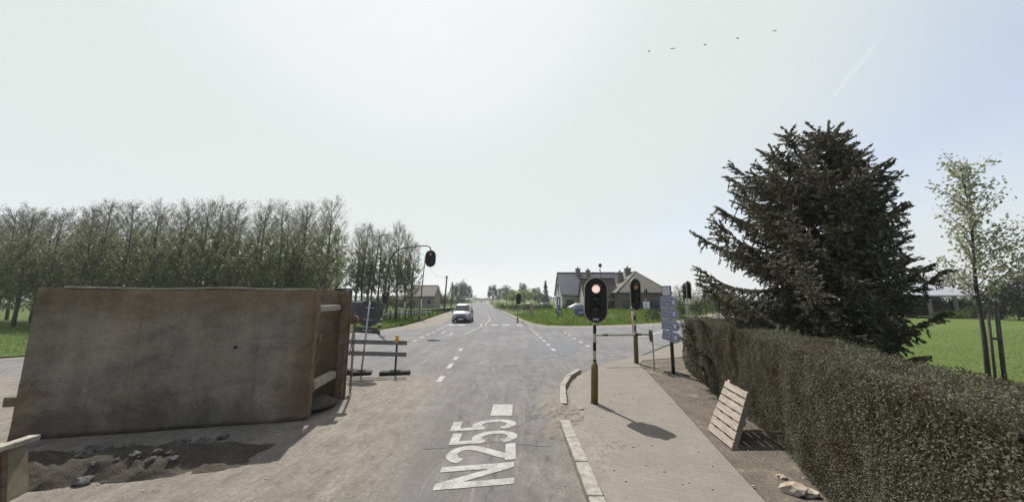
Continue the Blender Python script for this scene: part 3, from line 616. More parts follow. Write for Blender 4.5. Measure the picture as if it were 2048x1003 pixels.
# stack of blue direction signs
q = G(1347, 747, .06); ds = empty('direction_sign', (q.x, q.y, .06), 'stack of blue arrow shaped direction signs on a dark post by the hedge end', 'direction sign', lean=.4)
mb = MB(); mb.cyl((0, 0, 0), (0, 0, 2.75), .055, n=12); mb.build('post', M_['dkmetal'], ds)
M_['signblue'] = mat('faded_blue_sign', (.15, .165, .245), (.19, .20, .28), 12, .5, .03); M_['signwhite'] = mat('faded_white_lettering', (.42, .42, .46), (.50, .50, .54), 20, .6, 0)
rot = Matrix.Rotation(R(-58), 4, 'Z')
zs = [(2.33, .36, 0), (1.95, .36, 0), (1.57, .34, -.02), (1.21, .33, -.05)]
for i, (z, hh, sl_) in enumerate(zs):
    L = .64; r = hh/2; pl = [(-.28, -r), (L-.28-r, -r)]+[(L-.28-r+r*math.sin(math.pi*k/8), -r*math.cos(math.pi*k/8)) for k in range(1, 8)]+[(L-.28-r, r), (-.28, r)]
    mb = MB(); mb.prism([(x, -.07, zz) for x, zz in pl], (0, .025, 0)); p = mb.build('arrow_panel', M_['signblue'], ds); p.matrix_local = Matrix.Translation((0, 0, z)) @ rot @ Matrix.Rotation(.06*i, 4, 'Y')
    mb = MB(); pin = [(x*.95+.005, zz*.86) for x, zz in pl]; pou = [(x*.985+.004, zz*.965) for x, zz in pl]; n = len(pl)
    for j in range(n):
        k = (j+1) % n; mb.face([(pin[j][0], -.0725, pin[j][1]), (pin[k][0], -.0725, pin[k][1]), (pou[k][0], -.0725, pou[k][1]), (pou[j][0], -.0725, pou[j][1])])
    random.seed(40+i)
    for row in (.075, -.055):   # illegible lettering: short upright strokes
        x = -.22
        while x < .10:
            w = random.uniform(.018, .034); mb.box((x+w/2, -.0735, row), (w*.45, .004, .085)); 
            if random.random() < .6: mb.box((x+w, -.0735, row+random.choice((-.035, 0, .035))), (w, .004, .018))
            x += w+.022
    mb.box((.20, -.0735, 0), (.10, .004, .14))
    p2 = mb.build('lettering', M_['signwhite'], p)
mb = MB(); mb.box((-.02, -.07, 2.70), (.34, .03, .36), bev=.01); p = mb.build('top_panel', M_['signblue'], ds); p.matrix_local = rot
mb = MB(); mb.box((-.02, -.0885, 2.70), (.25, .004, .27)); mb.build('top_symbol', M_['signwhite'], p)
random.seed(5)
# delineator, beacon, blue signs on the grass corner
q = G(1266, 664); t = empty('delineator_post', (q.x, q.y, 0), 'thin red and white delineator post with blue band across the side road', 'delineator', lean=1)
M_['rw'] = stripes('red_and_white_bands', (.55, .10, .06), (.62, .56, .5), .22, 2, .4)
pipe(t, 1.75, .055, 'rw'); mb = MB(); mb.cyl((0, 0, 1.75), (0, 0, 1.96), .11, .10, 12); mb.build('cap', M_['white'], t); mb = MB(); mb.cyl((0, 0, 1.63), (0, 0, 1.80), .112, .112, 12); mb.build('blue_band', M_['blue'], t)
a = AT(1063, 634, 42); t = empty('warning_beacon', (a.x, 42, max(0, a.z)), 'slanting orange and grey striped warning board on the verge of the far corner', 'beacon', lean=2)
M_['ow'] = stripes('orange_grey_diagonal', (.42, .22, .12), (.25, .25, .25), .55, 2, .5, .9)
pipe(t, 1.9, .04); mb = MB(); mb.box((0, -.06, .95), (.5, .03, 1.5), bev=.006); mb.build('striped_board', M_['ow'], t); mb = MB(); mb.sph((0, 0, 1.92), .12, (1, .7, 1.2)); mb.build('lamp', M_['amber'], t)
a = AT(1117, 637, 38); t = empty('keep_right_sign', (a.x, 38, max(0, a.z)), 'upright blue and white traffic island sign on the green corner before the white gabled house', 'road sign', lean=1)
pipe(t, 2.5, .04); mb = MB(); mb.box((0, -.055, 1.9), (.42, .03, 1.15), bev=.01); mb.build('sign_panel', M_['blue'], t)
mb = MB(); mb.cyl((0, -.05, .85), (0, -.085, .85), .36, n=24); mb.build('sign_disc', M_['blue'], t)
mb = MB(); mb.box((-.02, -.092, .85), (.09, .006, .5), Euler((0, R(-40), 0))); mb.box((.13, -.092, .72), (.22, .006, .08)); mb.box((.2, -.092, .8), (.08, .006, .22)); mb.box((0, -.074, 1.9), (.12, .005, .8)); mb.build('arrow', M_['white'], t)
a = AT(1160, 640, 36); t = empty('information_sign', (a.x, 36, max(0, a.z)), 'wide blue board on a short post in rough grass beside the nearest signal', 'road sign')
c = AT(1161, 625, 36); pipe(t, c.z-t.location.z+.4, .04); mb = MB(); mb.box((0, -.06, c.z-t.location.z), (1.15, .03, .98), bev=.01); mb.build('sign_panel', M_['blue'], t)
mb = MB(); mb.box((.1, -.078, c.z-t.location.z+.05), (.6, .005, .1)); mb.box((-.2, -.078, c.z-t.location.z-.2), (.4, .005, .08)); mb.build('lettering', M_['signwhite'], t)
# tall thin mast with a dark ball behind the near signal
a = AT(1203, 600, 52); tp = AT(1204, 531, 52); t = empty('ball_mast', (a.x, 52, 0), 'thin mast topped by a dark ball in front of the house roofs', 'mast')
pipe(t, tp.z-.9, .10, 'dkmetal', 'pole'); mb = MB(); mb.cyl((0, 0, tp.z-.9), (-.03, 0, tp.z), .05, n=8); mb.sph((-.12, 0, tp.z-.62), .16); mb.build('collar', M_['white'], t); mb = MB(); mb.sph((0, 0, tp.z+.05), .27, (1, 1, 1.25)); mb.build('ball', M_['black'], t)

# ============================================================ POLES AND LAMPS
def streetlight(px, ybase, ytop, Y, label, lean, arm, r=.085):
    b_ = AT(px, ybase, Y); tp = AT(px, ytop, Y); t = empty('street_lamp', (b_.x, Y, 0), label, 'street lamp', lean=lean)
    h = tp.z; mb = MB(); mb.tube([(0, 0, 0), (0, 0, h*.5), (0, 0, h)], [r, r*.8, r*.55], 10); mb.build('pole', M_['dkmetal'], t)
    mb = MB(); mb.tube([(0, 0, h-.02), (arm*.3, 0, h+.1), (arm*.7, 0, h+.14)], [.04, .035, .03], 8); mb.build('arm', M_['dkmetal'], t)
    mb = MB(); mb.box((arm*.85, 0, h+.12), (abs(arm)*.75, .26, .13), Euler((0, R(-6), 0)), .04); mb.build('lamp_head', M_['galv'], t); return t
streetlight(735, 640, 470, 34, 'tall street lamp rising in front of the second poplar group', 4.6, .85)
streetlight(838, 628, 514, 40, 'shorter dark lamp pole standing just right of the curved signal mast', 3.6, .35)
streetlight(925, 604, 557, 130, 'small distant street lamp above the dark tree clump by the road', 1, 1.2, .1)
def upole(px, yb, yt, Y, label, r, lean):
    b_ = AT(px, yb, Y); tp = AT(px, yt, Y); t = empty('utility_pole', (b_.x, Y, 0), label, 'utility pole', lean=lean); mb = MB(); mb.tube([(0, 0, 0), (0, 0, tp.z)], [r, r*.75], 9); mb.build('pole', M_['pole_wood'], t)
    mb = MB(); mb.box((0, -.1, tp.z-.35), (.5, .08, .1)); [mb.cyl((x, -.1, tp.z-.3), (x, -.1, tp.z-.1), .04, n=6) for x in (-.2, .2)]; mb.build('insulator_bar', M_['dkmetal'], t); return tp
pa = upole(888, 620, 551, 62, 'dark wooden utility pole left of the white van', .17, 3); pb = upole(902, 612, 563, 90, 'second thinner utility pole farther along the road', .15, 2)
for a, c, l in ((AT(846, 525, 40)+Vector((0, 0, 1.2)), pa, 'thin sagging wire from the lamp pole to the wooden utility pole'), (pa, pb, 'thin wire between the two utility poles')):
    mb = MB(); mb.tube([a.lerp(c, i/14)-Vector((0, 0, 1.3*4*(i/14)*(1-i/14))) for i in range(15)], .012, 4); tag(mb.build('overhead_wire', M_['dkmetal']), l, 'wire')
# guard rail and marker posts on the left verge
def marker(px, yb, yt, Y, m, r, label, cat='post', group=None, name='marker_post'):
    b_ = AT(px, yb, Y); tp = AT(px, yt, Y); mb = MB(); mb.cyl((0, 0, 0), (0, 0, tp.z), r, r*.85, 8); o = mb.build(name, M_[m]); o.location = (b_.x, Y, 0); o.rotation_euler.y = R(2.5); tag(o, label, cat, group); return o
marker(807, 640, 603, 36, 'galv', .07, 'pale grey post left of the lamp pole on the left verge'); marker(840, 634, 598, 38.5, 'galv', .11, 'stout pale post at the foot of the dark lamp pole')
gr = empty('guard_rail', (-14.5, 44, 0), 'low grey blue guard rail with posts beyond the left grass verge', 'guard rail')
q0, q1 = AT(766, 636, 40), AT(862, 624, 50)
mb = MB(); d = (Vector((q1.x, 50, 0))-Vector((q0.x, 40, 0))); rz = math.atan2(d.y, d.x); mid = Vector((q0.x+q1.x, 90, 0))/2; gr.location = mid; gr.rotation_euler.z = rz; L = d.length
mb.box((0, 0, .62), (L, .06, .28), bev=.02); mb.build('rail_beam', M_['gblue'] if 'gblue' in M_ else M_['galv'], gr)
for i in range(9):
    mb = MB(); mb.box((-L/2+.3+i*(L-.6)/8, .09, .42), (.12, .1, .95)); mb.build('post', M_['dkmetal'], gr)
for i in range(11):
    px = 778+i*9.5+random.uniform(-2, 2); Y = 38+i*1.3
    marker(px, 636, 620-i*.2, Y, 'pole_wood', .07, 'short dark stake in the row of stakes along the left verge', 'stake', 'stakes along the left verge', 'stake')

# ============================================================ PALLET AND STONES BY THE HEDGE
bl, br_ = Vector((3.66, 6.53, .08)), Vector((3.57, 5.72, .08)); tl, tr = Vector((4.42, 7.06, .84)), Vector((4.27, 6.22, .84))
pal = empty('wooden_pallet', (bl+br_)/2, 'grey wooden slatted pallet leaning against the clipped hedge', 'pallet'); o_ = pal.location.copy()
nn = (br_-bl).cross(tl-bl).normalized(); nn = -nn if nn.x > 0 else nn
for i in range(7):
    t0, t1 = i/7+.010, (i+1)/7-.016
    a, c, d, e = [v-o_ for v in (bl.lerp(tl, t0), br_.lerp(tr, t0), br_.lerp(tr, t1), bl.lerp(tl, t1))]
    mb = MB(); mb.prism([x+nn*random.uniform(0, .006) for x in (a, c, d, e)], -nn*.022); mb.build('slat', M_['wood'], pal)
for s in (.07, .5, .93):
    a = bl.lerp(br_, s)-o_-nn*.024; c = tl.lerp(tr, s)-o_-nn*.024; e = (br_-bl).normalized()*.045
    ext = .04*(c-a) if s < .1 else Vector()
    mb = MB(); mb.prism([a-e, a+e, c+e+ext, c-e+ext], -nn*.075); mb.build('stringer', M_['wood'], pal)
for i in (0, 3, 6):
    t0, t1 = i/7+.02, (i+1)/7-.03; z = nn*.101
    mb = MB(); mb.prism([x-o_-z for x in (bl.lerp(tl, t0), br_.lerp(tr, t0), br_.lerp(tr, t1), bl.lerp(tl, t1))], -nn*.02); mb.build('back_board', M_['wood'], pal)
M_['stone'] = mat('sandy_fieldstone', (.26, .20, .15), (.46, .40, .34), 5, .9, .6)
for (px, py, r, sc_, lab) in ((1592, 985, .13, (1.35, .8, .62), 'largest flat topped stone lying on the soil at the foot of the hedge'), (1622, 990, .085, (1, .9, .6), 'smaller pale stone right of the largest one at the hedge foot'), (1563, 955, .05, (1.2, 1, .6), 'pebble sized stone on the soil above the largest stone')):
    q = G(px, py, .06); mb = MB(); mb.rock((0, 0, 0), r, sc_, .3, 2); o = mb.build('stone', M_['stone']); o.location = (q.x, q.y, .06+r*sc_[2]*.55); tag(o, lab, 'stone')
q = G(1163, 817, .08); mb = MB(); mb.rock((0, 0, 0), .045, (1.6, .9, .6), .3, 1); o = mb.build('stone', M_['concrete']); o.location = (q.x, q.y, .09); tag(o, 'small pale concrete lump on the pavement beside the nearest traffic light pole', 'stone')
# dry straw bits on the pavement
mb = MB()
for i in range(60):
    q = G(1215+random.gauss(0, 26), 895+random.gauss(0, 16), .08); a = random.uniform(0, 6.3); l = random.uniform(.02, .07); mb.cyl((q.x, q.y, .083), (q.x+l*math.cos(a), q.y+l*math.sin(a), .085+random.uniform(0, .02)), .0025, n=4)
tag(mb.build('straw_litter', M_['paletop']), kind='stuff')
mb = MB()
for i in range(420):
    q = (random.uniform(.3, 3.3), random.uniform(4.6, 9)) if i < 150 else ((random.uniform(3.6, 5), random.uniform(4.4, 11)) if i < 290 else (random.uniform(-8, -1.8), random.uniform(4.4, 10)))
    z = .08 if q[0] > 1.2 else .0
    if q[0] > 3.3+.15*(q[1]-6) + .3 and i < 290: z = .06
    mb.rock((*q, z+.004), random.choice((.005, .006, .008, .011, .015)), (1.2, 1, .7), .4, 1)
tag(mb.build('gravel', M_['stone']), kind='stuff')

# ============================================================ VEHICLES
M_['carwhite'] = mat('white_car_paint', (.26, .265, .29), (.30, .305, .33), 3, .3, 0, spec=.5, metallic=.35); M_['cardark'] = mat('dark_blue_car_paint', (.02, .025, .045), (.03, .036, .06), 3, .3, 0, spec=.5)
M_['grille'] = mat('dark_grille', (.02, .02, .022), (.045, .045, .05), 30, .5, 0); M_['hlamp'] = mat('headlamp_glass', (.40, .41, .43), (.55, .56, .58), 9, .15, 0, spec=.6); M_['plate'] = mat('pale_number_plate', (.5, .5, .5), (.6, .6, .58), 6, .5, 0)
def vehicle(name, loc, label, paint, cat, van=True, rz=0, front=True, group=None):
    """front faces -y. Body lofted through cross sections"""
    t = empty(name, loc, label, cat, group, rz=rz)
    if van: st = [(-2.30, .42, .60, .78, .62, .60), (-2.22, .28, .86, .98, .82, .74), (-1.9, .25, .93, 1.10, .91, .84), (-1.35, .25, .95, 1.19, .95, .88), (-.55, .25, .95, 1.86, .95, .72), (-.2, .25, .95, 1.96, .95, .72), (1.0, .25, .95, 1.98, .95, .73), (2.1, .27, .95, 1.93, .94, .72), (2.3, .40, .92, 1.80, .90, .70)]
    else: st = [(-2.05, .40, .55, .62, .55, .5), (-1.95, .22, .66, .74, .76, .66), (-1.5, .2, .72, .84, .84, .76), (-.75, .2, .78, .95, .86, .78), (-.05, .2, .80, 1.40, .87, .60), (.9, .2, .80, 1.43, .87, .60), (1.6, .22, .80, 1.05, .85, .70), (1.98, .3, .74, .98, .78, .66), (2.05, .42, .7, .85, .65, .58)]
    mb = MB(); rings = []
    for y, z0, zb, zt, wb, wt in st:
        zm = (zb+zt)/2; pr_ = [(-wb*.86, z0), (-wb, z0+.12), (-wb, zb), (-(wb+wt)/2-.01, zm+.02), (-wt, zt-.06), (-wt*.82, zt), (wt*.82, zt), (wt, zt-.06), ((wb+wt)/2+.01, zm+.02), (wb, zb), (wb, z0+.12), (wb*.86, z0)]
        rings.append([mb.b.verts.new((x, y, z)) for x, z in pr_])
    n = len(rings[0])
    for a, c in zip(rings, rings[1:]):
        for k in range(n): mb.b.faces.new((a[k], a[(k+1) % n], c[(k+1) % n], c[k])).smooth = True
    mb.b.faces.new(rings[0]); mb.b.faces.new(rings[-1][::-1]); mb.build('body', paint, t)
    y0, y1 = (st[3], st[4]); 
    def P_(f, xf): 
        a = [u+(v_-u)*f for u, v_ in zip(y0, y1)]; return (xf*(a[5]*.88), a[0], a[3])
    off = Vector((0, -.03, .022)); pts = [Vector(P_(.06, -1.08))+off, Vector(P_(.06, 1.08))+off, Vector(P_(.90, 1.02))+off, Vector(P_(.90, -1.02))+off]
    mb = MB(); mb.prism(pts, (0, -.006, .006)); mb.build('windscreen', M_['glass'], t)
    for s in (-1, 1):
        w0, w1 = (st[4], st[7]) if van else (st[4], st[5]); xo = .012
        def Q(y, zf, sct): return (s*((sct[4]+(sct[5]-sct[4])*zf)+xo+.02*(1-abs(2*zf-1))), y, sct[2]+(sct[3]-.04-sct[2])*zf)
        mb = MB(); mb.prism([Q(w0[0]-.25 if van else w0[0]-.3, .12, w0), Q(.3 if van else .9, .12, w0), Q(.3 if van else .9, .82, w0), Q(w0[0]+.1, .82, w0)], (s*.004, 0, 0)); mb.build('side_window', M_['glass'], t)
        if van:
            mb = MB(); mb.prism([Q(.42, .12, w1), Q(1.9, .12, w1), Q(1.9, .82, w1), Q(.42, .82, w1)], (s*.004, 0, 0)); mb.build('side_window', M_['glass'], t)
        for y in (-1.45, 1.4):
            wr = .33 if van else .3; w = mb = MB(); x = s*(st[3][4]-.06)
            mb.cyl((x-s*.1, y, wr), (x+s*.085, y, wr), wr, n=20); wh = mb.build('wheel', M_['tyre'], t)
            mb = MB(); mb.cyl((x+s*.08, y, wr), (x+s*.092, y, wr), wr*.62, n=16); mb.build('rim', M_['galv'], wh)
        mb = MB(); mb.box((s*(st[4][4]+.13), -.92 if van else -.45, st[4][2]+.18), (.2, .1, .2), bev=.03); mb.build('mirror', M_['black'] if van else paint, t)
        mb = MB(); yf = st[1][0]; mb.box((s*st[1][4]*.80, yf-.02, (st[1][2]+st[1][3])/2-.10), (.3, .16, .2), Euler((0, 0, s*.25)), .04); mb.build('headlight', M_['hlamp'], t)
    zf = st[1][2]-.10; mb = MB(); mb.box((0, st[0][0]+.02, zf+.03), (.75, .05, .09), bev=.01); mb.build('grille', M_['grille'], t)
    mb = MB(); mb.box((0, st[0][0]-.01, .40), (st[1][4]*1.72, .24, .2), bev=.06); mb.build('bumper', M_['grille'] if van else paint, t)
    mb = MB(); mb.box((0, st[0][0]-.05, .60), (.95, .06, .15), bev=.015); mb.build('air_intake', M_['grille'], t)
    mb = MB(); mb.box((0, st[0][0]-.14, .42), (.5, .02, .11), bev=.004); mb.build('number_plate', M_['plate'], t)
    mb = MB(); mb.box((0, 0, .26), (st[3][4]*1.7, 3.6, .12)); mb.build('underbody', M_['black'], t)
    return t
vehicle('white_van', (AT(921, 645, 35).x, 36.9, 0), 'white passenger van driving towards the junction in the left lane', M_['carwhite'], 'van', rz=R(2))
vehicle('dark_car', (AT(961.5, 600.5, 235).x, 235, 0), 'tiny dark car driving on the far stretch of the road', M_['cardark'], 'car', False, R(-176))
vehicle('dark_car', (AT(967, 600.5, 250).x-.3, 262, 0), 'farther small dark car right of the other car at the road end', M_['cardark'], 'car', False, R(4))
vehicle('parked_car', (AT(1167, 601, 46).x, 47, .45), 'white car parked behind the grass corner left of the nearest signal head', M_['carwhite'], 'car', False, R(80))
vehicle('parked_car', (AT(1062, 609, 84).x, 84, 0), 'dark parked car by the hedges along the right side of the road', M_['cardark'], 'car', False, R(65))
vehicle('parked_car', (AT(1092, 603, 96).x, 96, 0), 'pale parked car in front of the green trees left of the white gabled house', M_['carwhite'], 'car', False, R(75))
# birds and contrail
M_['bird'] = mat('dark_grey_bird', (.14, .14, .145), (.20, .20, .20), 9, .9, 0)
for i, (px, py, sp, bank) in enumerate(((1298, 103, .5, .9), (1345, 98, 1.15, .1), (1410, 90, .85, .25), (1475, 77, .7, .5), (1549, 62, .95, .15))):
    c = AT(px, py, 75); t = empty('bird', c, ['smallest speck of a bird, leftmost of the line of birds in the sky', 'largest flying bird, second from the left in the line', 'flying bird in the middle of the line in the sky', 'flying bird second from the right in the line in the sky', 'flying bird highest and farthest right in the line'][i], 'bird', 'birds flying in a line', rz=random.uniform(-.5, .5)); t.rotation_euler.y = bank*.4
    mb = MB(); mb.tube([(0, -.28, 0), (0, -.2, .01), (0, 0, .03), (0, .2, .02), (0, .36, 0)], [.015, .05, .075, .05, .012], 8)
    for s in (-1, 1):
        a = [(0, -.1, .03), (s*sp*.35, -.12, .10+.1*bank), (s*sp*.62, .02, .02), (s*sp*.35, .08, .09+.1*bank), (0, .12, .03)]
        mb.prism(a, (0, 0, -.012))
    mb.build('body', M_['bird'], t)
m, nt, b = newmat('contrail_vapour'); b.inputs['Base Color'].default_value = (.9, .9, .9, 1); tr_ = nd(nt, 'ShaderNodeBsdfTransparent'); v = coords(nt, (1, 1, .12)); n_ = noise(nt, v, .02, 6, .7)
tl_ = nd(nt, 'ShaderNodeBsdfTranslucent', Color=(.95, .95, .95, 1)); mx = nd(nt, 'ShaderNodeMixShader', Fac=.5); lk(nt, b.outputs[0], mx.inputs[1]); lk(nt, tl_.outputs[0], mx.inputs[2])
lw = nd(nt, 'ShaderNodeLayerWeight', Blend=.5); fa = mth(nt, 'MULTIPLY', mth(nt, 'SUBTRACT', 1, lw.outputs['Facing']), mth(nt, 'MULTIPLY', sstep(nt, n_, .25, .8), .17))
m2 = nd(nt, 'ShaderNodeMixShader'); lk(nt, fa, m2.inputs[0]); lk(nt, tr_.outputs[0], m2.inputs[1]); lk(nt, mx.outputs[0], m2.inputs[2]); lk(nt, m2.outputs[0], nt.nodes['Material Output'].inputs['Surface'])
a, c = AT(1778, 55, 3000), AT(1655, 208, 3400); mb = MB(); mb.tube([a.lerp(c, i/10) for i in range(11)], [3, 12, 18, 22, 24, 24, 22, 20, 16, 10, 3], 14); tag(mb.build('contrail', m), 'thin white aircraft vapour trail in the upper right sky', 'contrail')
# ============================================================ HEDGE
M_['hedge_core'] = mat('hedge_twigs', (.030, .027, .016), (.055, .048, .03), 14, .95, 1, bd=.03)
M_['hedge_leaf'] = leafmat('hedge_leaves', [(.078, .078, .055), (.094, .093, .064), (.118, .115, .078), (.105, .097, .071), (.09, .092, .060), (.14, .137, .095)], .25)
M_['hedge_dry'] = leafmat('brownish_hedge_leaves', [(.068, .059, .040), (.092, .080, .054), (.082, .074, .049), (.108, .096, .068)], .2)
hf = [Vector(p) for p in ((5.93, 11.7), (5.55, 10.2), (5.18, 8.79), (4.75, 6.96), (4.4, 5.78), (3.86, 4.5), (3.3, 3.1), (2.9, 2.2), (2.3, .4), (1.9, -1.6))]
def z_ok(p, c): return c[2] > .10+.10*NS.noise((p.x*4, p.y*4, 5)) and NS.noise((c[0]*2.6, c[1]*2.6, c[2]*2.6+4)) > -.62+rng.normal(0, .1)
def hedge(name, path, th, h, label, dens, groove=None, lsz=.022):
    root = None; mb = MB(); segs = list(zip(path, path[1:])); C, A, Ls = [], [], []
    NN, BR = [], []; nrm = []
    for i in range(len(path)):
        d = (path[min(i+1, len(path)-1)]-path[max(i-1, 0)]).normalized(); nrm.append(Vector((-d.y, d.x)))
    rings = []
    for p, n in zip(path, nrm):
        q = p+n*.12; r_ = p+n*(th-.10)
        rings.append([mb.b.verts.new((q.x, q.y, .0)), mb.b.verts.new((q.x, q.y, h-.12)), mb.b.verts.new((r_.x, r_.y, h-.12)), mb.b.verts.new((r_.x, r_.y, 0))])
    for a, c in zip(rings, rings[1:]):
        for k in range(4): mb.b.faces.new((a[k], a[(k+1) % 4], c[(k+1) % 4], c[k]))
    mb.b.faces.new(rings[0]); mb.b.faces.new(rings[-1])
    bmesh.ops.subdivide_edges(mb.b, edges=mb.b.edges[:], cuts=5, use_grid_fill=True)
    for v in mb.b.verts: v.co += Vector((NS.noise(v.co*2.3), NS.noise(v.co*2.3+Vector((9, 0, 0))), 0))*.05
    root = mb.build(name, M_['hedge_core']); tag(root, label, 'hedge')
    for (p0, p1), n0, n1 in zip(segs, nrm, nrm[1:]):
        L = (p1-p0).length; near = 1.0 if min(p0.y, p1.y) > -.5 else .3
        nf = int(L*h*dens*near); nt_ = int(L*th*dens*.9*near); nb = int(L*.5*dens*near)
        for face, cnt in (('f', nf), ('t', nt_), ('b', nb)):
            s = rng.random(cnt); u = rng.random(cnt)
            for a, t in zip(s, u):
                p = p0.lerp(p1, a); n = n0.lerp(n1, a).normalized()
                bulge = .085*NS.noise((p.x*1.6, p.y*1.6, t*h*1.6))+.035*NS.noise((p.x*5, p.y*5, t*h*5))
                off = rng.normal(0, .018)
                if face == 'f':
                    z = .03+t*(h-.03); k = .02+bulge+off+(.10 if t < .06 else 0)*(.06-t)/.06
                    if groove and abs(p.y-groove) < .12: k += .25*(1-abs(p.y-groove)/.12)
                    c = (p.x+n.x*k, p.y+n.y*k, z)
                elif face == 't': c = (p.x+n.x*th*t, p.y+n.y*th*t, h-.01+bulge+off*1.3)
                else: c = (p.x+n.x*(th-bulge-off), p.y+n.y*(th-bulge-off), h-t*.5)
                if z_ok(p, c): C.append(c); Ls.append(lsz); NN.append((n.x*(-1 if face != 'b' else 1)*0-(-n.x if face == 'b' else n.x)*(face != 't'), -(-n.y if face == 'b' else n.y)*(face != 't'), .35 if face != 't' else 1)); BR.append(NS.noise((c[0]*.8, c[1]*.8, c[2]*1.0))+.6*NS.noise((c[0]*3.1, c[1]*3.1, c[2]*3)) > .12)
    n = len(C); A = rng.normal(size=(n, 3)); A[:, 2] += .5
    Ls = np.array(Ls)*rng.uniform(.6, 1.35, n)
    C = np.array(C); NN = np.array(NN); BR = np.array(BR)
    for k_, nm, mm in ((~BR, 'foliage', 'hedge_leaf'), (BR, 'dry_foliage', 'hedge_dry')): cards(nm, C[k_], A[k_], Ls[k_], Ls[k_]*.55, M_[mm], root, NN[k_])
    return root
hedge('clipped_hedge', hf, .78, 1.85, 'long clipped olive hedge along the pavement with the pallet leaning on it', 7000, 7.35)
# return leg along the side road
leg = [Vector(p) for p in ((17.5, 21.5), (14, 17.3), (11, 14.2), (8.5, 12.6), (6.0, 11.72))]
hedge('clipped_hedge', leg, .9, 1.78, 'far leg of the clipped hedge turning along the side road behind the spruce', 420, None, .09)

# ============================================================ SPRUCE
def spruce():
    t = empty('spruce_tree', (7.55, 8.05, 0), 'large dark spreading spruce standing behind the clipped hedge', 'spruce')
    Hh = 7.1
    def ax(z): return Vector((.80*(z/Hh)**1.25, 0, z))
    mb = MB(); mb.tube([ax(0), ax(2), ax(4), ax(Hh)], [.17, .14, .09, .015], 10)
    mb.tube([(.36, 0, 3.6), (.12, .15, 4.4), (-.12, .25, 5.2), (-.2, .3, 6.1)], [.07, .06, .04, .01], 7)
    mb.build('trunk', M_['bark'], t)
    prof = [(0, 1.75), (.9, 2.05), (1.6, 2.4), (2.4, 2.45), (3.2, 2.4), (4.0, 2.1), (4.8, 1.55), (5.5, .9), (6.1, .5), (7.1, .10)]
    def pr_(z):
        for (a, r), (c, s) in zip(prof, prof[1:]):
            if a <= z <= c: return r+(s-r)*(z-a)/(c-a)
        return .1
    C, A, Ls, br = [], [], [], MB()
    def twig(p, d, L, dens=1):
        n = max(2, int(L/.028*dens)); q = Vector(p); dd = Vector(d)
        for i in range(n):
            q = q+dd*(L/n); dd = (dd+Vector((0, 0, -.028))+Vector(rng.normal(0, .025, 3))).normalized()
            for k in range(3):
                C.append((q.x+rng.normal(0, .012), q.y+rng.normal(0, .012), q.z+rng.normal(0, .012))); a = dd*1.1+Vector(rng.normal(0, .5, 3)); A.append((a.x, a.y, a.z)); Ls.append(rng.uniform(.055, .115))
    nb = 190
    for i in range(nb):
        f = (i+.5)/nb; z0 = .75+6.0*f**.92; az = i*2.399963+rng.normal(0, .25)
        base = ax(z0)
        if z0 > 4.2 and math.cos(az) < -.3 and rng.random() < .6: base = Vector((.05, .25, z0))
        dirn = Vector((math.cos(az), math.sin(az), 0))
        bias = .96+.30*math.cos(az-2.35)   # longer towards the road
        Lr = pr_(z0)*bias*rng.uniform(.72, 1.12)*(1 if rng.random() < .85 else .75)
        if rng.random() < .12: Lr *= 1.16
        rise = (.95*f-.10)+rng.normal(0, .10); droop = .50*(1-f)+.16
        pts = []; N = 9
        for k in range(N+1):
            s = k/N; zz = rise*Lr*s-droop*Lr*.55*math.sin(s*math.pi*.85)*.8+(.30*Lr*max(0, s-.62)**1.6)
            side = Vector((-dirn.y, dirn.x, 0))*.10*math.sin(s*3+i)
            pts.append(base+dirn*Lr*s+side*s+Vector((0, 0, zz)))
        br.tube(pts, [.028*(1-.85*k/N)*(.6+.4*Lr/2.5) for k in range(N+1)], 4)
        step = .085; n = int(Lr/step)
        for k in range(n):
            s = .14+.86*(k+rng.random()*.5)/n; s = min(s, .999); j = int(s*N); p = pts[j].lerp(pts[j+1], s*N-j); dv = (pts[j+1]-pts[j]).normalized(); side = dv.cross(Vector((0, 0, 1))).normalized()
            for sg_ in (-1, 1):
                L = (.24+.50*(1-s)*min(1, Lr/1.6))*rng.uniform(.6, 1.25); d = (dv*.95+side*sg_*.75+Vector((0, 0, rng.normal(-.24, .17)))).normalized()
                twig(p, d, L, .8)
            if rng.random() < .55: twig(p, (dv*.35+Vector((0, 0, -1))+Vector(rng.normal(0, .25, 3))).normalized(), rng.uniform(.14, .46), .8)
        twig(pts[-2], (pts[-1]-pts[-2]).normalized(), .34, 1.2)
    for tip in (ax(Hh-.5), Vector((-.18, .29, 5.75))):
        twig(tip, Vector((.12, 0, 1)).normalized(), .62, 1.3)
        for q in range(12):
            a = q*2.4; twig(tip+Vector((0, 0, .02*q)), Vector((math.cos(a), math.sin(a), .75)).normalized(), .34-.015*q)
    br.build('branches', M_['bark'], t)
    Ls = np.array(Ls); m_ = leafmat('spruce_needles', [(.030, .035, .029), (.075, .083, .064), (.125, .12, .088), (.22, .185, .125), (.09, .102, .088)], .28)
    cards('foliage', C, A, Ls, Ls*.40, m_, t); print('spruce cards', len(C))
spruce()

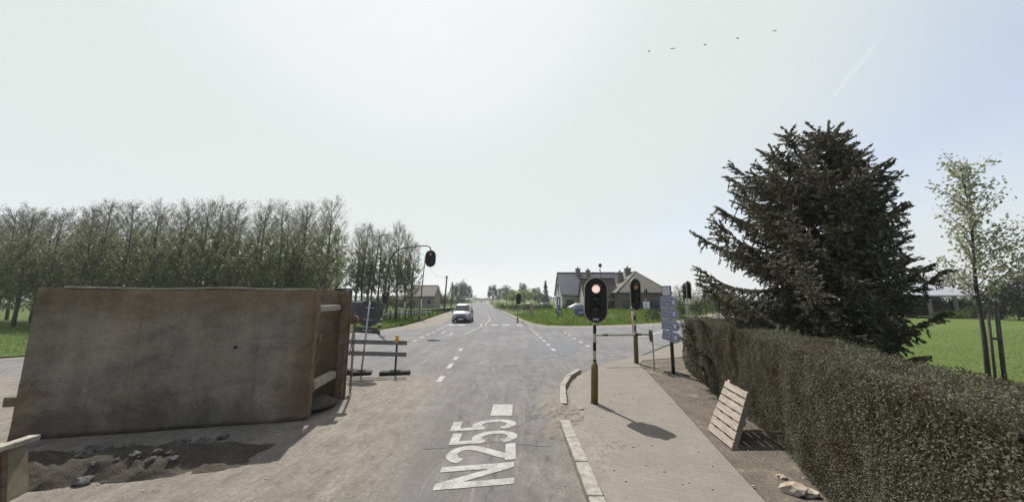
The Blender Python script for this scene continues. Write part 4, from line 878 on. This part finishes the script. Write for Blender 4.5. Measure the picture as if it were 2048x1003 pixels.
# ============================================================ YOUNG STAKED TREE
def young():
    loc = AT(1970, 740, 8.6); t = empty('young_tree', (loc.x, 8.6, 0), 'slender young tree with pale blossom and leaves on the lawn, right of the spruce', 'tree', lean=5.5)
    mb = MB(); mb.tube([(0, 0, 0), (.0, 0, 1.6), (-.04, .02, 3), (.0, 0, 4.6), (.06, 0, 6.35)], [.05, .045, .035, .022, .006], 8); C, A, L_ = [], [], []
    for i in range(44):
        f = (i+.5)/44; z0 = 2.35+3.7*f; az = i*2.4+rng.normal(0, .3); L = (1.35-.85*f)*rng.uniform(.3, 1.3); d = Vector((math.cos(az), math.sin(az), 1.25)).normalized()
        if i in (9, 14): az = -.75; d = Vector((.85, -.55, .55)).normalized(); L = 1.35
        p = Vector((-.03, .01, z0)); pts = [p+d*L*s+Vector((0, 0, .12*s*s)) for s in (0, .33, .66, 1)]; mb.tube(pts, [.014, .011, .008, .004], 4)
        n = int(85*L)+8
        for k in range(n):
            s = rng.uniform(.15, 1.03); q = p+d*L*s; r = rng.normal(0, .085, 3); C.append((q.x+r[0], q.y+r[1], q.z+r[2])); A.append(rng.normal(size=3)); L_.append(rng.uniform(.05, .11))
    mb.build('trunk', M_['bark'], t); L_ = np.array(L_)
    cards('foliage', C, A, L_, L_*.7, leafmat('pale_blossom_leaves', [(.20, .26, .10), (.36, .36, .24), (.50, .42, .38), (.14, .20, .07), (.42, .44, .32)], .4), t)
    for i, (dx, ph, r) in enumerate(((-.09, 2.5, .026), (.13, 2.4, .04))):
        mb = MB(); mb.cyl((dx, -.18, -.05), (dx+.24, -.18, ph), r, n=9); o = mb.build('tree_stake', M_['pole_wood']); o.location = t.location; tag(o, ('thinner left', 'thicker right')[i]+' wooden stake supporting the slender young tree', 'stake')
    mb = MB(); mb.box((.04, -.18, 1.52), (.26, .05, .06)); mb.build('tie_band', M_['dkmetal'], t)
young()

# ============================================================ POPLARS
M_['popbark'] = mat('pale_poplar_bark', (.07, .064, .056), (.135, .125, .11), 9, .9, .4, stretch=(2, 2, .5))
M_['pop_low'] = leafmat('poplar_leaves', [(.155, .165, .10), (.20, .22, .105), (.185, .182, .135), (.24, .275, .115), (.17, .165, .13)], .6)
M_['pop_top'] = leafmat('poplar_sparse_buds', [(.135, .13, .112), (.185, .185, .15), (.16, .155, .135), (.22, .225, .155)], .55)
def poplar(H, seed, base=1.9, green=1.0, wid=1.0):
    random.seed(seed); t = empty('poplar_tree')
    tr = MB(); bend = random.uniform(-.25, .25)
    def tx(z): return Vector((bend*math.sin(z/H*2.5), .15*math.sin(z*.5+seed), z))
    tr.tube([tx(H*k/8) for k in range(9)], [.14*(1-k/8)**.8+.012 for k in range(9)], 7)
    C1, A1, C2, A2 = [], [], [], []
    for i in range(58):
        f = (i+.5)/58; z0 = base+(H-base-.4)*f; az = i*2.4+random.gauss(0, .4); L = wid*(1.6*(1-f)**.6*(.6+.4*min(1, f*5))+1.05*(1-max(0, f-.8)*2.2))*random.uniform(.65, 1.15)
        up = 1.05+.35*f; d = Vector((math.cos(az), math.sin(az), up)).normalized(); p = tx(z0)
        pts = [p+d*L*s+Vector((0, 0, .22*L*s*s)) for s in (0, .4, .75, 1)]; tr.tube(pts, [.030*(1-f*.6), .020*(1-f*.5), .011, .004], 4, False)
        for k in range(9):
            s = random.uniform(.25, 1.0); q = p+d*L*s+Vector((0, 0, .22*L*s*s)); e = (d+Vector((random.gauss(0, .5), random.gauss(0, .5), random.uniform(-.1, .5)))).normalized(); l2 = random.uniform(.3, .75)
            tr.tube([q, q+e*l2], [.006, .003], 3, False)
            for w in range(13):
                u = q+e*l2*random.uniform(.15, 1.1)+Vector((random.gauss(0, .09), random.gauss(0, .09), random.gauss(0, .09)))
                hz = u.z/H
                if hz < .70+random.gauss(0, .10): C1.append(u); A1.append((random.gauss(0, 1), random.gauss(0, 1), random.gauss(0, 1)))
                elif random.random() < .72: C2.append(u); A2.append((random.gauss(0, .6), random.gauss(0, .6), 1))
    for i in range(int(700*green)):
        a = random.uniform(0, 6.28); r = 1.3*wid*random.random()**.6; z = random.uniform(base*.75, H*.52); C1.append(tx(z)+Vector((r*math.cos(a), r*math.sin(a), 0))); A1.append((random.gauss(0, 1), random.gauss(0, 1), random.gauss(0, 1)))
    tr.build('trunk', M_['popbark'], t)
    l1 = rng.uniform(.10, .21, len(C1)); cards('crown', C1, A1, l1, l1*.75, M_['pop_low'], t)
    l2 = rng.uniform(.05, .12, len(C2)); cards('upper_crown', C2, A2, l2, l2*.6, M_['pop_top'], t); return t
protos = [poplar(11.2, s, 1.9, 1, 1.12) for s in range(5)]
used = set(); grp = 'poplars of the roadside plantation'
def place(protos, used, i, loc, rz, sc, label, cat, group):
    pr0 = protos[i % len(protos)]
    if i % len(protos) not in used: used.add(i % len(protos)); o = pr0; o.location = loc; o.rotation_euler.z = rz; o.scale = sc if isinstance(sc, tuple) else (sc,)*3
    else: o = copy_tree(pr0, loc, rz, sc)
    tag(o, label, cat, group); return o
k = 0; random.seed(3)
for row, (Y, x0, x1, step, off) in enumerate(((31, -52, -16.3, 2.1, 0), (35.2, -58, -18.6, 2.3, .9), (40, -66, -21.6, 2.6, .3))):
    x = x0+off
    while x < x1:
        lab = ['tall slender poplar in the front row of the plantation, grey top over green crown', 'poplar in the second row of the plantation, partly hidden by the front row', 'poplar in the third row deep in the plantation', 'x'][row]
        sc = random.uniform(.97, 1.05)*(1-.10*max(0, (-x-36)/18) if row == 0 else 1)*(1 if row < 2 else (1.0 if row == 2 else 1.05)); 
        place(protos, used, k*3+row+int(random.random()*2), (x+random.uniform(-.25, .25), Y+random.uniform(-.5, .5), 0), random.uniform(0, 6), sc, lab, 'poplar', ['poplars in the front row', 'poplars in the second row', 'poplars in the third row', 'poplars in the rear row'][row]); k += 1; x += step*random.uniform(.85, 1.15)
p2 = [poplar(11.6, s, 2.6, .15, .9) for s in (11, 12, 13)]; used2 = set()
for i, (px, Y) in enumerate(((716, 43), (729, 41.5), (741, 44), (760, 42), (779, 44.5), (799, 41.5), (814, 44), (828, 43))):
    c = AT(px, 600, Y); place(p2, used2, i, (c.x-.3, Y, 0), i*1.3, (random.uniform(.93, 1.04))*(1.0 if i < 7 else .86), 'sparser poplar in the small separate group right of the plantation', 'poplar', 'poplars of the separate small group')

# ============================================================ BROADLEAF TREES, SHRUBS, CONIFERS
def broadleaf(seed, H, Wd, m, n=1700, ls=.3, trunk=True, gap=.55, name='broadleaf_tree'):
    r = np.random.default_rng(seed); random.seed(seed); t = empty(name)
    mb = MB(); hb = H*.22 if trunk else .05
    mb.tube([(0, 0, 0), (.05, 0, hb), (0, .05, H*.55), (.05, 0, H*.85)], [H*.022, H*.019, H*.012, .02], 7)
    cl = []
    for i in range(16 if trunk else 12):
        a = i*2.4+r.normal(0, .3); zz = hb+(H-hb)*(.18+.72*((i+.5)/16)); rad = Wd/2*math.sin(math.pi*min(.95, .28+.62*(zz-hb)/(H-hb)))*r.uniform(.45, .95)
        c = Vector((rad*math.cos(a), rad*math.sin(a), zz)); cl.append((c, Wd*r.uniform(.14, .24))); mb.tube([(0, 0, zz*.7), c*.5+Vector((0, 0, zz*.42)), c], [H*.009, H*.006, .01], 4, False)
    mb.build('trunk', M_['bark'], t)
    C = []
    for i in range(n):
        c, rd = cl[int(r.random()*len(cl))]; d = r.normal(size=3); d /= np.linalg.norm(d); q = rd*(r.random()**.4); C.append((c.x+d[0]*q, c.y+d[1]*q, max(.05, c.z+d[2]*q*.85)))
    L = r.uniform(.6, 1.3, n)*ls; cards('crown', C, r.normal(size=(n, 3)), L, L*.75, m, t); return t
GD = leafmat('dark_green_leaves', [(.018, .024, .015), (.032, .042, .021), (.026, .033, .021), (.045, .055, .027)], .2)
GM = leafmat('mid_green_leaves', [(.05, .075, .02), (.085, .12, .03), (.11, .15, .04), (.06, .08, .025)], .35)
GL = leafmat('fresh_green_leaves', [(.10, .15, .025), (.16, .22, .04), (.13, .18, .04), (.19, .24, .06)], .4)
GB = leafmat('bare_twig_buds', [(.12, .105, .085), (.17, .15, .12), (.15, .14, .10)], .25)
def conifer(seed, H, Wd, m):
    r = np.random.default_rng(seed); t = empty('conifer_tree'); mb = MB(); mb.tube([(0, 0, 0), (0, 0, H*.97)], [H*.018, .02], 7); mb.build('trunk', M_['bark'], t); C, A = [], []
    for i in range(1500):
        z = H*(.06+.94*r.random()**1.3); a = r.random()*6.28; w = Wd/2*(1-z/H)**.8*(.75+.25*math.sin(z*5+a*2)); q = w*r.random()**.4; C.append((q*math.cos(a), q*math.sin(a), z-q*.15)); A.append((math.cos(a), math.sin(a), -.2+r.normal(0, .3)))
    L = r.uniform(.25, .5, 1500); cards('crown', C, A, L, L*.5, m, t); return t
PR = {'d': [broadleaf(1, 6, 5, GD), broadleaf(2, 6, 5.5, GD)], 'm': [broadleaf(3, 6, 5.5, GM), broadleaf(4, 6, 5, GM)], 'l': [broadleaf(5, 6, 5.5, GL), broadleaf(6, 6, 6, GL)], 'b': [broadleaf(7, 6, 4.6, GB, 900, .22)],
      'c': [conifer(8, 7, 3.2, GD)], 's': [broadleaf(9, 2, 3.2, GD, 1000, .16, False, name='shrub'), broadleaf(10, 2, 3.2, GM, 1000, .16, False, name='shrub')], 'sl': [broadleaf(12, 2, 2.6, GL, 1000, .14, False, name='shrub')]}
UP = {k_: set() for k_ in PR}; cnt = {k_: 0 for k_ in PR}
def tree(kind, px, Y, ytop, wpx, label, cat='tree', group=None, yb=None):
    c = AT(px, ytop, Y); H = 7 if kind == 'c' else (2 if kind[0] == 's' else 6); W0 = {'c': 3.2, 's': 3.2, 'sl': 2.6, 'b': 4.6}.get(kind, 5.3); h = c.z; w = wpx*Y/F
    i = cnt[kind]; cnt[kind] += 1
    return place(PR[kind], UP[kind], i, (c.x, Y, 0), i*1.9, (w/W0, w/W0, h/H*1.03), label, cat, group)
# left of the road end
gL = 'dark trees left of the road end'
for px, Y, yt, w in ((907, 150, 569, 20), (918, 160, 566, 20), (929, 155, 567, 22), (938, 165, 571, 16)):
    tree('d', px, Y, yt, w, 'dark rounded tree in the clump left of the road end', 'tree', gL)
tree('b', 925, 150, 560, 22, 'bare grey twiggy tree rising above the dark clump left of the road'); tree('b', 876, 140, 572, 18, 'pale bare tree behind the slate roofed house')
for px, Y, yt, w in ((876, 110, 583, 26), (890, 112, 584, 24), (862, 100, 592, 26)):
    tree('s', px, Y, yt, w, 'dark bush beside the slate roofed house across the left field', 'bush', 'bushes by the slate roofed house')
for i in range(9):
    tree('s', 738+i*11, 62+i*2.5, 590+random.uniform(-5, 4), 30, 'dark bush in the far row closing off the left field', 'bush', 'bush row behind the left field')
for i in range(7):
    tree('s', 880+i*8.5, 118+i*6, 594+random.uniform(-2, 2), 22, 'low dark bush in the line along the left side of the road', 'bush', 'bush line left of the road')
# right of the road end
for k_, px, Y, yt, w, lab in (('d', 985, 170, 571, 24, 'dark round tree closest to the right side of the road end'), ('d', 998, 165, 577, 14, 'narrow dark tree second from the road end on the right'),
    ('m', 1013, 120, 572, 30, 'broad mid green tree behind the small right hand signal'), ('l', 1026, 105, 580, 32, 'fresh green tree directly behind the small signal'), ('d', 1046, 130, 567, 22, 'grey green tree behind the fresh green ones'), ('l', 1050, 100, 579, 36, 'fresh yellow green tree left of the pointed conifer'), ('m', 1070, 115, 575, 28, 'mid green tree just left of the pointed conifer'), ('m', 1078, 98, 585, 24, 'low green tree below the pointed conifer')):
    tree(k_, px, Y, yt, w, lab)
tree('c', 1091, 118, 562, 22, 'pale greyish pointed tree just left of the white gabled house')
for i in range(8):
    tree('s', 1002+i*13, 74-i*2.2, 606+random.uniform(-3, 2), 26, 'clipped dark bush in the row before the gardens right of the road', 'bush', 'garden bush row right of the road')
for i in range(9):
    tree('s', 1120+i*15, 50+random.uniform(-1, 1), 607+random.uniform(-3, 4), 30, 'dark garden bush in front of the houses', 'bush', 'bushes in front of the houses')
tree('s', 1306, 38, 615, 26, 'dark reddish bush in the rough grass below the brick house', 'bush')
tree('b', 1358, 70, 570, 34, 'bare brownish tree right of the brick house roof'); tree('b', 1408, 58, 568, 60, 'wide bare twiggy tree behind the left side of the spruce'); tree('m', 1440, 52, 583, 60, 'green bushy tree low behind the spruce')
for i in range(6):
    tree('s', 1350+i*24, 44+i, 594+random.uniform(-3, 3), 44, 'dark bush in the row between the brick house and the spruce', 'bush', 'bush row right of the brick house')
# right edge of the lawn
for i, (px, Y, yt, w, kd) in enumerate(((1990, 40, 574, 60, 'd'), (2022, 38, 562, 66, 'd'), (2052, 36, 545, 80, 'd'), (2095, 36, 530, 100, 'd'), (2135, 35, 520, 100, 'd'))):
    tree(kd, px, Y, yt, w, 'leafy green tree in the row at the right edge beyond the lawn', 'tree', 'leafy trees beyond the lawn')
tree('b', 2052, 30, 476, 40, 'bare branched tree at the right picture edge above the green trees')
for i, (px, Y, yt) in enumerate(((1880, 42, 620), (1897, 42, 618), (1915, 42.5, 622))):
    tree('sl', px, Y, yt, 28, 'bright green shrub at the foot of the long low shed', 'shrub', 'bright shrubs before the shed')
for i, (px, Y, yt) in enumerate(((1945, 41, 610), (1965, 40.5, 606), (1990, 40, 600), (2020, 39, 598), (2048, 38, 600))):
    tree('s', px, Y, yt, 40, 'dark shrub along the far edge of the lawn', 'shrub', 'dark shrubs at the lawn edge')
for i in range(9):
    tree('s', 1836+i*17, 46.5+.3*(i % 2), 590+(i % 3)*3, 46, 'dark bush in the row under and beside the long low shed', 'bush', 'dark bush row beyond the lawn')
tree('b', 1848, 60, 545, 70, 'pale bare tree behind the long low shed'); tree('b', 1900, 66, 540, 60, 'hazy bare tree behind the shed right end')
# distant tree line at the horizon
def treeline():
    C, A = [], []; 
    for i in range(9000):
        x = rng.uniform(-620, 900); y = 520+rng.uniform(-20, 60); h = 7+4*NS.noise((x*.02, 0, 0))+2.5*NS.noise((x*.09, 3, 0)); 
        if -62 < x < -30: h *= .45
        C.append((x, y, h*rng.random()**.6)); A.append(rng.normal(size=3))
    L = rng.uniform(1.6, 3.6, len(C)); o = cards('distant_wood', C, A, L, L*.8, GD); o['kind'] = 'stuff'
treeline()

# ============================================================ GRASS
def blades(name, fn, n, h, w, cols):
    C = np.empty((n, 3)); i = 0
    while i < n:
        p = fn()
        if p is None: continue
        C[i] = p; i += 1
    hh = h*rng.uniform(.45, 1.3, n); A = rng.normal(0, .35, (n, 3)); A[:, 2] = 1; C[:, 2] += hh*.4
    o = cards(name, C, A, hh, w*rng.uniform(.6, 1.5, n), leafmat(name+'_blades', cols, .4)); o['kind'] = 'stuff'; return o
def inpoly(x, y, poly):
    r_ = False
    for (a, b_), (c_, d_) in zip(poly, poly[1:]+poly[:1]):
        if (b_ > y) != (d_ > y) and x < (c_-a)*(y-b_)/(d_-b_)+a: r_ = not r_
    return r_
bankp = [(3.4, 32.2), (5.4, 31.5), (8.2, 31.9), (12, 33.3), (17.3, 36.8), (34, 56), (26, 56), (6, 56), (-.6, 56), (.9, 47), (1.6, 40), (2.4, 34.8)]
def bankz(x, y):
    d = min(math.hypot(x-a-(c-a)*max(0, min(1, ((x-a)*(c-a)+(y-b_)*(d_-b_))/((c-a)**2+(d_-b_)**2))), y-b_-(d_-b_)*max(0, min(1, ((x-a)*(c-a)+(y-b_)*(d_-b_))/((c-a)**2+(d_-b_)**2)))) for (a, b_), (c, d_) in zip(bankp, bankp[1:]+bankp[:1])) if inpoly(x, y, bankp) else 0
    k = max(0, min(1, d/5.5)); k = k*k*(3-2*k); return -.035+.95*k+.12*k*NS.noise((x*.5, y*.5, 0))+.05*k*NS.noise((x*1.7, y*1.7, 2))
struct(heap('grass_bank', bankz, -2, 36, 30.5, 57.5, 70, M_['grass']))
def fb():
    x, y = rng.uniform(-1, 22), 31+rng.random()**1.5*22
    return (x, y, bankz(x, y)) if inpoly(x, y, bankp) and NS.noise((x*.6, y*.6, 4)) > -.45+rng.normal(0, .2) else None
blades('rough_grass', fb, 15000, .24, .055, [(.085, .15, .018), (.125, .20, .026), (.105, .172, .02), (.15, .215, .04), (.068, .112, .02)])
lv = [(-10.5, 27.5), (-10.3, 31), (-10.4, 36), (-10.9, 42), (-11.7, 52), (-13, 67), (-20, 67), (-19, 52), (-18.5, 44), (-17, 36), (-14, 29), (-12.2, 25.6)]
def fl():
    x, y = rng.uniform(-20, -10), rng.uniform(25.5, 66); return (x, y, -.03) if inpoly(x, y, lv) else None
blades('verge_grass', fl, 7000, .26, .05, [(.09, .155, .02), (.125, .195, .026), (.105, .172, .022)])
def fw():
    y = 5+rng.random()*22; x = y*rng.uniform(.85, 1.75)
    return (x, y, .045) if inpoly(x, y, lawn) else None
blades('lawn_grass', fw, 14000, .06, .016, [(.075, .115, .022), (.11, .155, .035), (.09, .13, .028), (.13, .16, .055)])
def ff():
    x, y = rng.uniform(-44, -21), rng.uniform(15, 30); return (x, y, -.02) if y > 15.4-.0+(-21.6-x)*-.95 and y < 30 and x > -46 else None
blades('field_edge_grass', ff, 9000, .12, .03, [(.09, .14, .026), (.12, .175, .032), (.105, .155, .028)])
def fs():
    x = rng.uniform(4.2, 8); y = rng.uniform(5, 13.6); return (x, y, .06) if inpoly(x, y, soil) and NS.noise((x*1.5, y*1.5, 9)) > .12 and x > 3.6 else None
blades('soil_grass', fs, 500, .06, .010, [(.09, .11, .03), (.14, .15, .06), (.20, .18, .10)])

# ============================================================ BUILDINGS
M_['frame'] = mat('grey_brown_window_frame', (.13, .12, .11), (.17, .16, .15), 8, .6, .05)
M_['wallw'] = mat('white_render', (.33, .325, .315), (.40, .395, .385), 1.2, .9, .1); M_['wallb'] = mat('beige_render', (.30, .26, .21), (.38, .34, .28), 1.5, .9, .1)
def bricks(name, a, c, mo, sc=1):
    m, nt, b = newmat(name); v = nd(nt, 'ShaderNodeTexCoord').outputs['Object']; mp = nd(nt, 'ShaderNodeMapping'); mp.inputs['Rotation'].default_value = (R(90), 0, 0); lk(nt, v, mp.inputs['Vector'])
    br = nd(nt, 'ShaderNodeTexBrick', Scale=sc, **{'Mortar Size': .01, 'Brick Width': .22, 'Row Height': .075}); br.inputs['Color1'].default_value = (*a, 1); br.inputs['Color2'].default_value = (*c, 1); br.inputs['Mortar'].default_value = (*mo, 1); lk(nt, mp.outputs[0], br.inputs['Vector'])
    n_ = noise(nt, v, .6, 5); cc = mixc(nt, .5, br.outputs['Color'], ramp(nt, n_, .3, .7, (.7, .7, .7), (1.2, 1.2, 1.2)), 'MULTIPLY'); lk(nt, cc, b.inputs['Base Color']); b.inputs['Roughness'].default_value = .9; return m
M_['brick'] = bricks('brown_brick', (.125, .108, .088), (.155, .135, .11), (.18, .168, .15))
def roofm(name, a, c):
    m, nt, b = newmat(name); v = nd(nt, 'ShaderNodeTexCoord').outputs['Object']; br = nd(nt, 'ShaderNodeTexBrick', Scale=1, **{'Mortar Size': .02, 'Brick Width': .32, 'Row Height': .26}); br.inputs['Color1'].default_value = (*a, 1); br.inputs['Color2'].default_value = (*c, 1); br.inputs['Mortar'].default_value = (*[x*.55 for x in a], 1); lk(nt, v, br.inputs['Vector'])
    cc = mixc(nt, .5, br.outputs['Color'], ramp(nt, noise(nt, v, .8, 6), .3, .7, (.7, .7, .7), (1.25, 1.25, 1.2)), 'MULTIPLY'); lk(nt, cc, b.inputs['Base Color']); b.inputs['Roughness'].default_value = .7; return m
M_['slate'] = roofm('blue_grey_slates', (.062, .066, .092), (.085, .09, .12)); M_['brownroof'] = roofm('brown_roof_tiles', (.082, .076, .067), (.112, .103, .09)); M_['darkroof'] = roofm('dark_roof_tiles', (.055, .045, .045), (.08, .068, .065))
def window(p, c, w, h, axis='y', sgn=-1, m='glass', sill=True):
    """recessed look: frame proud of the wall, pane and glazing bars"""
    def B(u, z, du, dz, t0, t1):
        d = (t0+t1)/2*sgn; return ((c[0]+u, c[1]+d, c[2]+z), (du, abs(t1-t0), dz)) if axis == 'y' else ((c[0]+d, c[1]+u, c[2]+z), (abs(t1-t0), du, dz))
    mb = MB(); f = .07
    for u, z, du, dz in ((-w/2, 0, f, h+f), (w/2, 0, f, h+f), (0, h/2, w-f, f), (0, -h/2, w-f, f), (0, 0, .04, h-f)): mb.box(*B(u, z, du, dz, .003, .07))
    fr = mb.build('window', M_['frame'], p); mb = MB(); mb.box(*B(0, 0, w-.02, h-.02, .003, .03)); mb.build('pane', M_[m], fr)
    if sill: mb = MB(); mb.box(*B(0, -h/2-.08, w+.25, .06, .0, .14)); mb.build('sill', M_['concrete'], fr)
def gable_x(p, x0, x1, y0, y1, ze, zr, wm, rm, ov=.35, th=.16):
    """walls with gable ends at x0/x1 and a ridge along x"""
    yc = (y0+y1)/2; mb = MB(); mb.prism([(x0, y0, 0), (x0, y1, 0), (x0, y1, ze), (x0, yc, zr-.03), (x0, y0, ze)], (x1-x0, 0, 0)); w = mb.build('wall', wm, p)
    mb = MB(); sl_ = (zr-ze)/(yc-y0)
    for s, ye in ((-1, y0), (1, y1)):
        yo = ye+s*ov; zo = ze-ov*sl_; mb.prism([(x0-.2, yo, zo), (x0-.2, yc, zr), (x0-.2, yc, zr+th), (x0-.2, yo, zo+th)], (x1-x0+.4, 0, 0))
    r_ = mb.build('roof', rm, p); mb = MB(); mb.cyl((x0-.22, yc, zr+th), (x1+.22, yc, zr+th), .12, n=8); mb.build('ridge', M_['darkroof'], r_)
    for s, ye in ((-1, y0),):
        mb = MB(); mb.cyl((x0-.2, ye-ov-.05, ze-ov*sl_+.02), (x1+.2, ye-ov-.05, ze-ov*sl_+.02), .07, n=8); mb.build('gutter', M_['dkmetal'], r_)
    return r_
def chimney(p, x, y, z0, z1, w=.7, m='brick'):
    mb = MB(); mb.box((x, y, (z0+z1)/2), (w, w, z1-z0)); c = mb.build('chimney', M_[m], p); mb = MB(); mb.box((x, y, z1+.06), (w+.16, w+.16, .12)); mb.build('cap', M_['concrete'], c)
    mb = MB(); mb.cyl((x, y, z1+.12), (x, y, z1+.45), .13, n=10); mb.build('flue_pot', M_['dkmetal'], c)
# white gabled house: slate roof, low brown roofed wing in front
hA = empty('gabled_house', (0, 0, 0), 'white gabled house with blue grey slate roof and a brown roofed front wing', 'house')
rA = gable_x(hA, 8.35, 19.8, 55, 63.5, 3.35, 7.0, M_['wallw'], M_['slate'])
mb = MB(); mb.box((10.2, 54.97, 1.7), (3.2, .06, 3.1)); mb.build('beige_front', M_['wallb'], hA)
gable_x(hA, 11.1, 16.2, 50.5, 54.4, 3.0, 5.55, M_['wallw'], M_['darkroof'], .25)
for c, w, h in (((8.35, 58.2, 1.5), 1.1, 1.3), ((8.35, 60.6, 1.5), 1.1, 1.3), ((8.35, 59.25, 4.6), 1.0, 1.2)): window(hA, c, w, h, 'x')
window(hA, (9.6, 54.94, 1.7), 1.2, 1.3); window(hA, (13.2, 50.5, 1.6), 1.5, 1.3); window(hA, (15.1, 50.5, 1.6), 1.1, 1.3)
chimney(rA, 11.9, 58.9, 6.4, 7.75, .75); chimney(rA, 13.6, 58.4, 6.2, 7.45, .65)
# brown hipped house
hB = empty('brick_house', (0, 0, 0), 'brown brick house with large brown hipped roof and two tall chimneys', 'house')
def hip(p, x0, x1, y0, y1, ze, apx, apy0, apy1, zr, rm, wm, ov=.4, hz=True):
    mb = MB(); mb.box(((x0+x1)/2, (y0+y1)/2, ze/2), (x1-x0, y1-y0, ze)); mb.build('wall', wm, p)
    X0, X1, Y0, Y1 = x0-ov, x1+ov, y0-ov, y1+ov; A_, B_ = (apx, apy0, zr), (apx, apy1, zr); z = ze-.1
    mb = MB(); vs_ = [mb.b.verts.new(q) for q in ((X0, Y0, z), (X1, Y0, z), (X1, Y1, z), (X0, Y1, z), A_, B_)]
    for f in ((0, 1, 4), (1, 2, 5, 4), (2, 3, 5), (3, 0, 4, 5), (3, 2, 1, 0)): mb.b.faces.new([vs_[i] for i in f])
    r_ = mb.build('roof', rm, p); mb = MB()
    for q in ((X0, Y0, z), (X1, Y0, z)): mb.cyl(q, A_, .10, n=6)
    mb.cyl(A_, B_, .11, n=6); mb.build('ridge', M_['darkroof'], r_)
    mb = MB(); mb.box(((X0+X1)/2, Y0-.06, z-.0), (X1-X0+.1, .12, .14)); mb.box((X1+.06, (Y0+Y1)/2, z), (.12, Y1-Y0, .14)); mb.box((X0-.06, (Y0+Y1)/2, z), (.12, Y1-Y0, .14)); mb.build('gutter', M_['dkmetal'], r_); return r_
rB = hip(hB, 15.6, 22.9, 48.2, 60, 3.45, 20.3, 53.5, 57, 6.9, M_['brownroof'], M_['brick'])
gable_x(hB, 12.6, 20.2, 56, 64, 3.3, 6.4, M_['brick'], M_['brownroof'])
mb = MB(); mb.prism([(13.0, 52.2, 3.0), (18.5, 52.2, 3.0), (18.5, 56.5, 5.6), (14.2, 56.5, 5.6)], (0, 0, .16)); mb.build('lean_to_roof', M_['brownroof'], hB)
mb = MB(); mb.box((15.0, 54.5, 1.45), (3.6, 4, 2.9)); mb.build('annex_wall', M_['brick'], hB)
for x, w in ((16.6, 1.2), (18.4, 1.6), (20.6, 1.6), (22.1, .9)): window(hB, (x, 48.2, 1.75), w, 1.35)
mb = MB(); mb.box((19.55, 48.15, 1.1), (.95, .08, 2.1)); dB = mb.build('door', M_['white'], hB); mb = MB(); mb.sph((19.9, 48.08, 1.1), .05); mb.build('handle', M_['dkmetal'], dB)
window(hB, (14.0, 52.5, 1.6), 1.2, 1.2); window(hB, (15.2, 52.5, 1.6), .9, 1.2)
chimney(rB, 17.9, 54.2, 4.2, 6.75, .95); chimney(rB, 19.7, 55.6, 5.4, 7.55, .85)
# slate roofed house beyond the left field
hC = empty('farmhouse', (0, 0, 0), 'low house with dark slate roof and beige wall beyond the left field', 'house')
M_['walld'] = mat('dark_beige_render', (.17, .15, .125), (.22, .195, .165), 1.5, .9, .1); gable_x(hC, -28.3, -21.3, 90, 98, 3.3, 6.1, M_['walld'], M_['darkroof'])
mb = MB(); mb.prism([(-30.2, 90.5, 0), (-28.6, 90.5, 0), (-28.6, 90.5, 3.6), (-30.2, 90.5, 1.9)], (0, 7, 0)); mb.build('side_wing', M_['slate'], hC)
for x in (-26.6, -24.7, -22.6): window(hC, (x, 90, 1.7), 1.0, 1.2)
# far low shed behind the lawn, pale roof on posts
sh = empty('open_shed', (0, 0, 0), 'long low open shed with pale sheet roof and posts beyond the lawn', 'shed'); a, c = AT(1800, 590, 44), AT(1952, 590, 44); zt = AT(1880, 572, 44).z; zb = AT(1880, 591, 44).z
m, nt, b = newmat('pale_corrugated_sheet'); v = coords(nt); sx = nd(nt, 'ShaderNodeSeparateXYZ'); lk(nt, v, sx.inputs[0]); w_ = mth(nt, 'SINE', mth(nt, 'MULTIPLY', sx.outputs[0], 40)); lk(nt, ramp(nt, noise(nt, v, 1, 5), .3, .7, (.24, .25, .28), (.33, .34, .37)), b.inputs['Base Color']); b.inputs['Roughness'].default_value = .5; bump(nt, b, w_, .5, .03); M_['sheet'] = m
mb = MB(); mb.prism([(a.x-1, 43.4, zb), (a.x-1, 48.5, zt+.35), (a.x-1, 48.5, zt+.42), (a.x-1, 43.4, zb+.07)], (c.x-a.x+1.6, 0, 0)); mb.build('roof', M_['sheet'], sh)
mb = MB(); mb.box(((a.x+c.x)/2, 48.3, zt/2), (c.x-a.x+1.4, .1, zt-.1)); mb.build('back_wall', M_['dkmetal'], sh)
for px in (1806, 1858, 1910, 1948):
    q = AT(px, 600, 43.6); mb = MB(); mb.box((q.x, 43.6, zb/2-.02), (.30, .25, zb)); mb.build('post', M_['wood'], sh)
mb = MB(); mb.box(((a.x+c.x)/2, 43.4, zb-.06), (c.x-a.x+1.5, .08, .12)); mb.build('fascia', M_['galv'], sh)
# ============================================================ tidy: drop prototypes that were never placed
for k_, l in list(PR.items())+[('p', protos), ('q', p2)]:
    u = UP[k_] if k_ in UP else (used if k_ == 'p' else used2)
    for i, o in enumerate(l):
        if i not in u:
            for c in kids(o): bpy.data.objects.remove(c)
            bpy.data.objects.remove(o)
# ============================================================ haze: one closed box of thin pale air round everything
mh = bpy.data.materials.new('pale_air'); mh.use_nodes = True; nt = mh.node_tree; nt.nodes.remove(nt.nodes['Principled BSDF'])
pv = nt.nodes.new('ShaderNodeVolumePrincipled'); pv.inputs['Color'].default_value = (.93, .95, 1, 1); pv.inputs['Density'].default_value = .00045; pv.inputs['Anisotropy'].default_value = .3
nt.links.new(pv.outputs[0], nt.nodes['Material Output'].inputs['Volume'])
mb = MB(); mb.box((0, 400, 38), (6100, 5300, 80)); hz = mb.build('haze', mh); hz['kind'] = 'stuff'
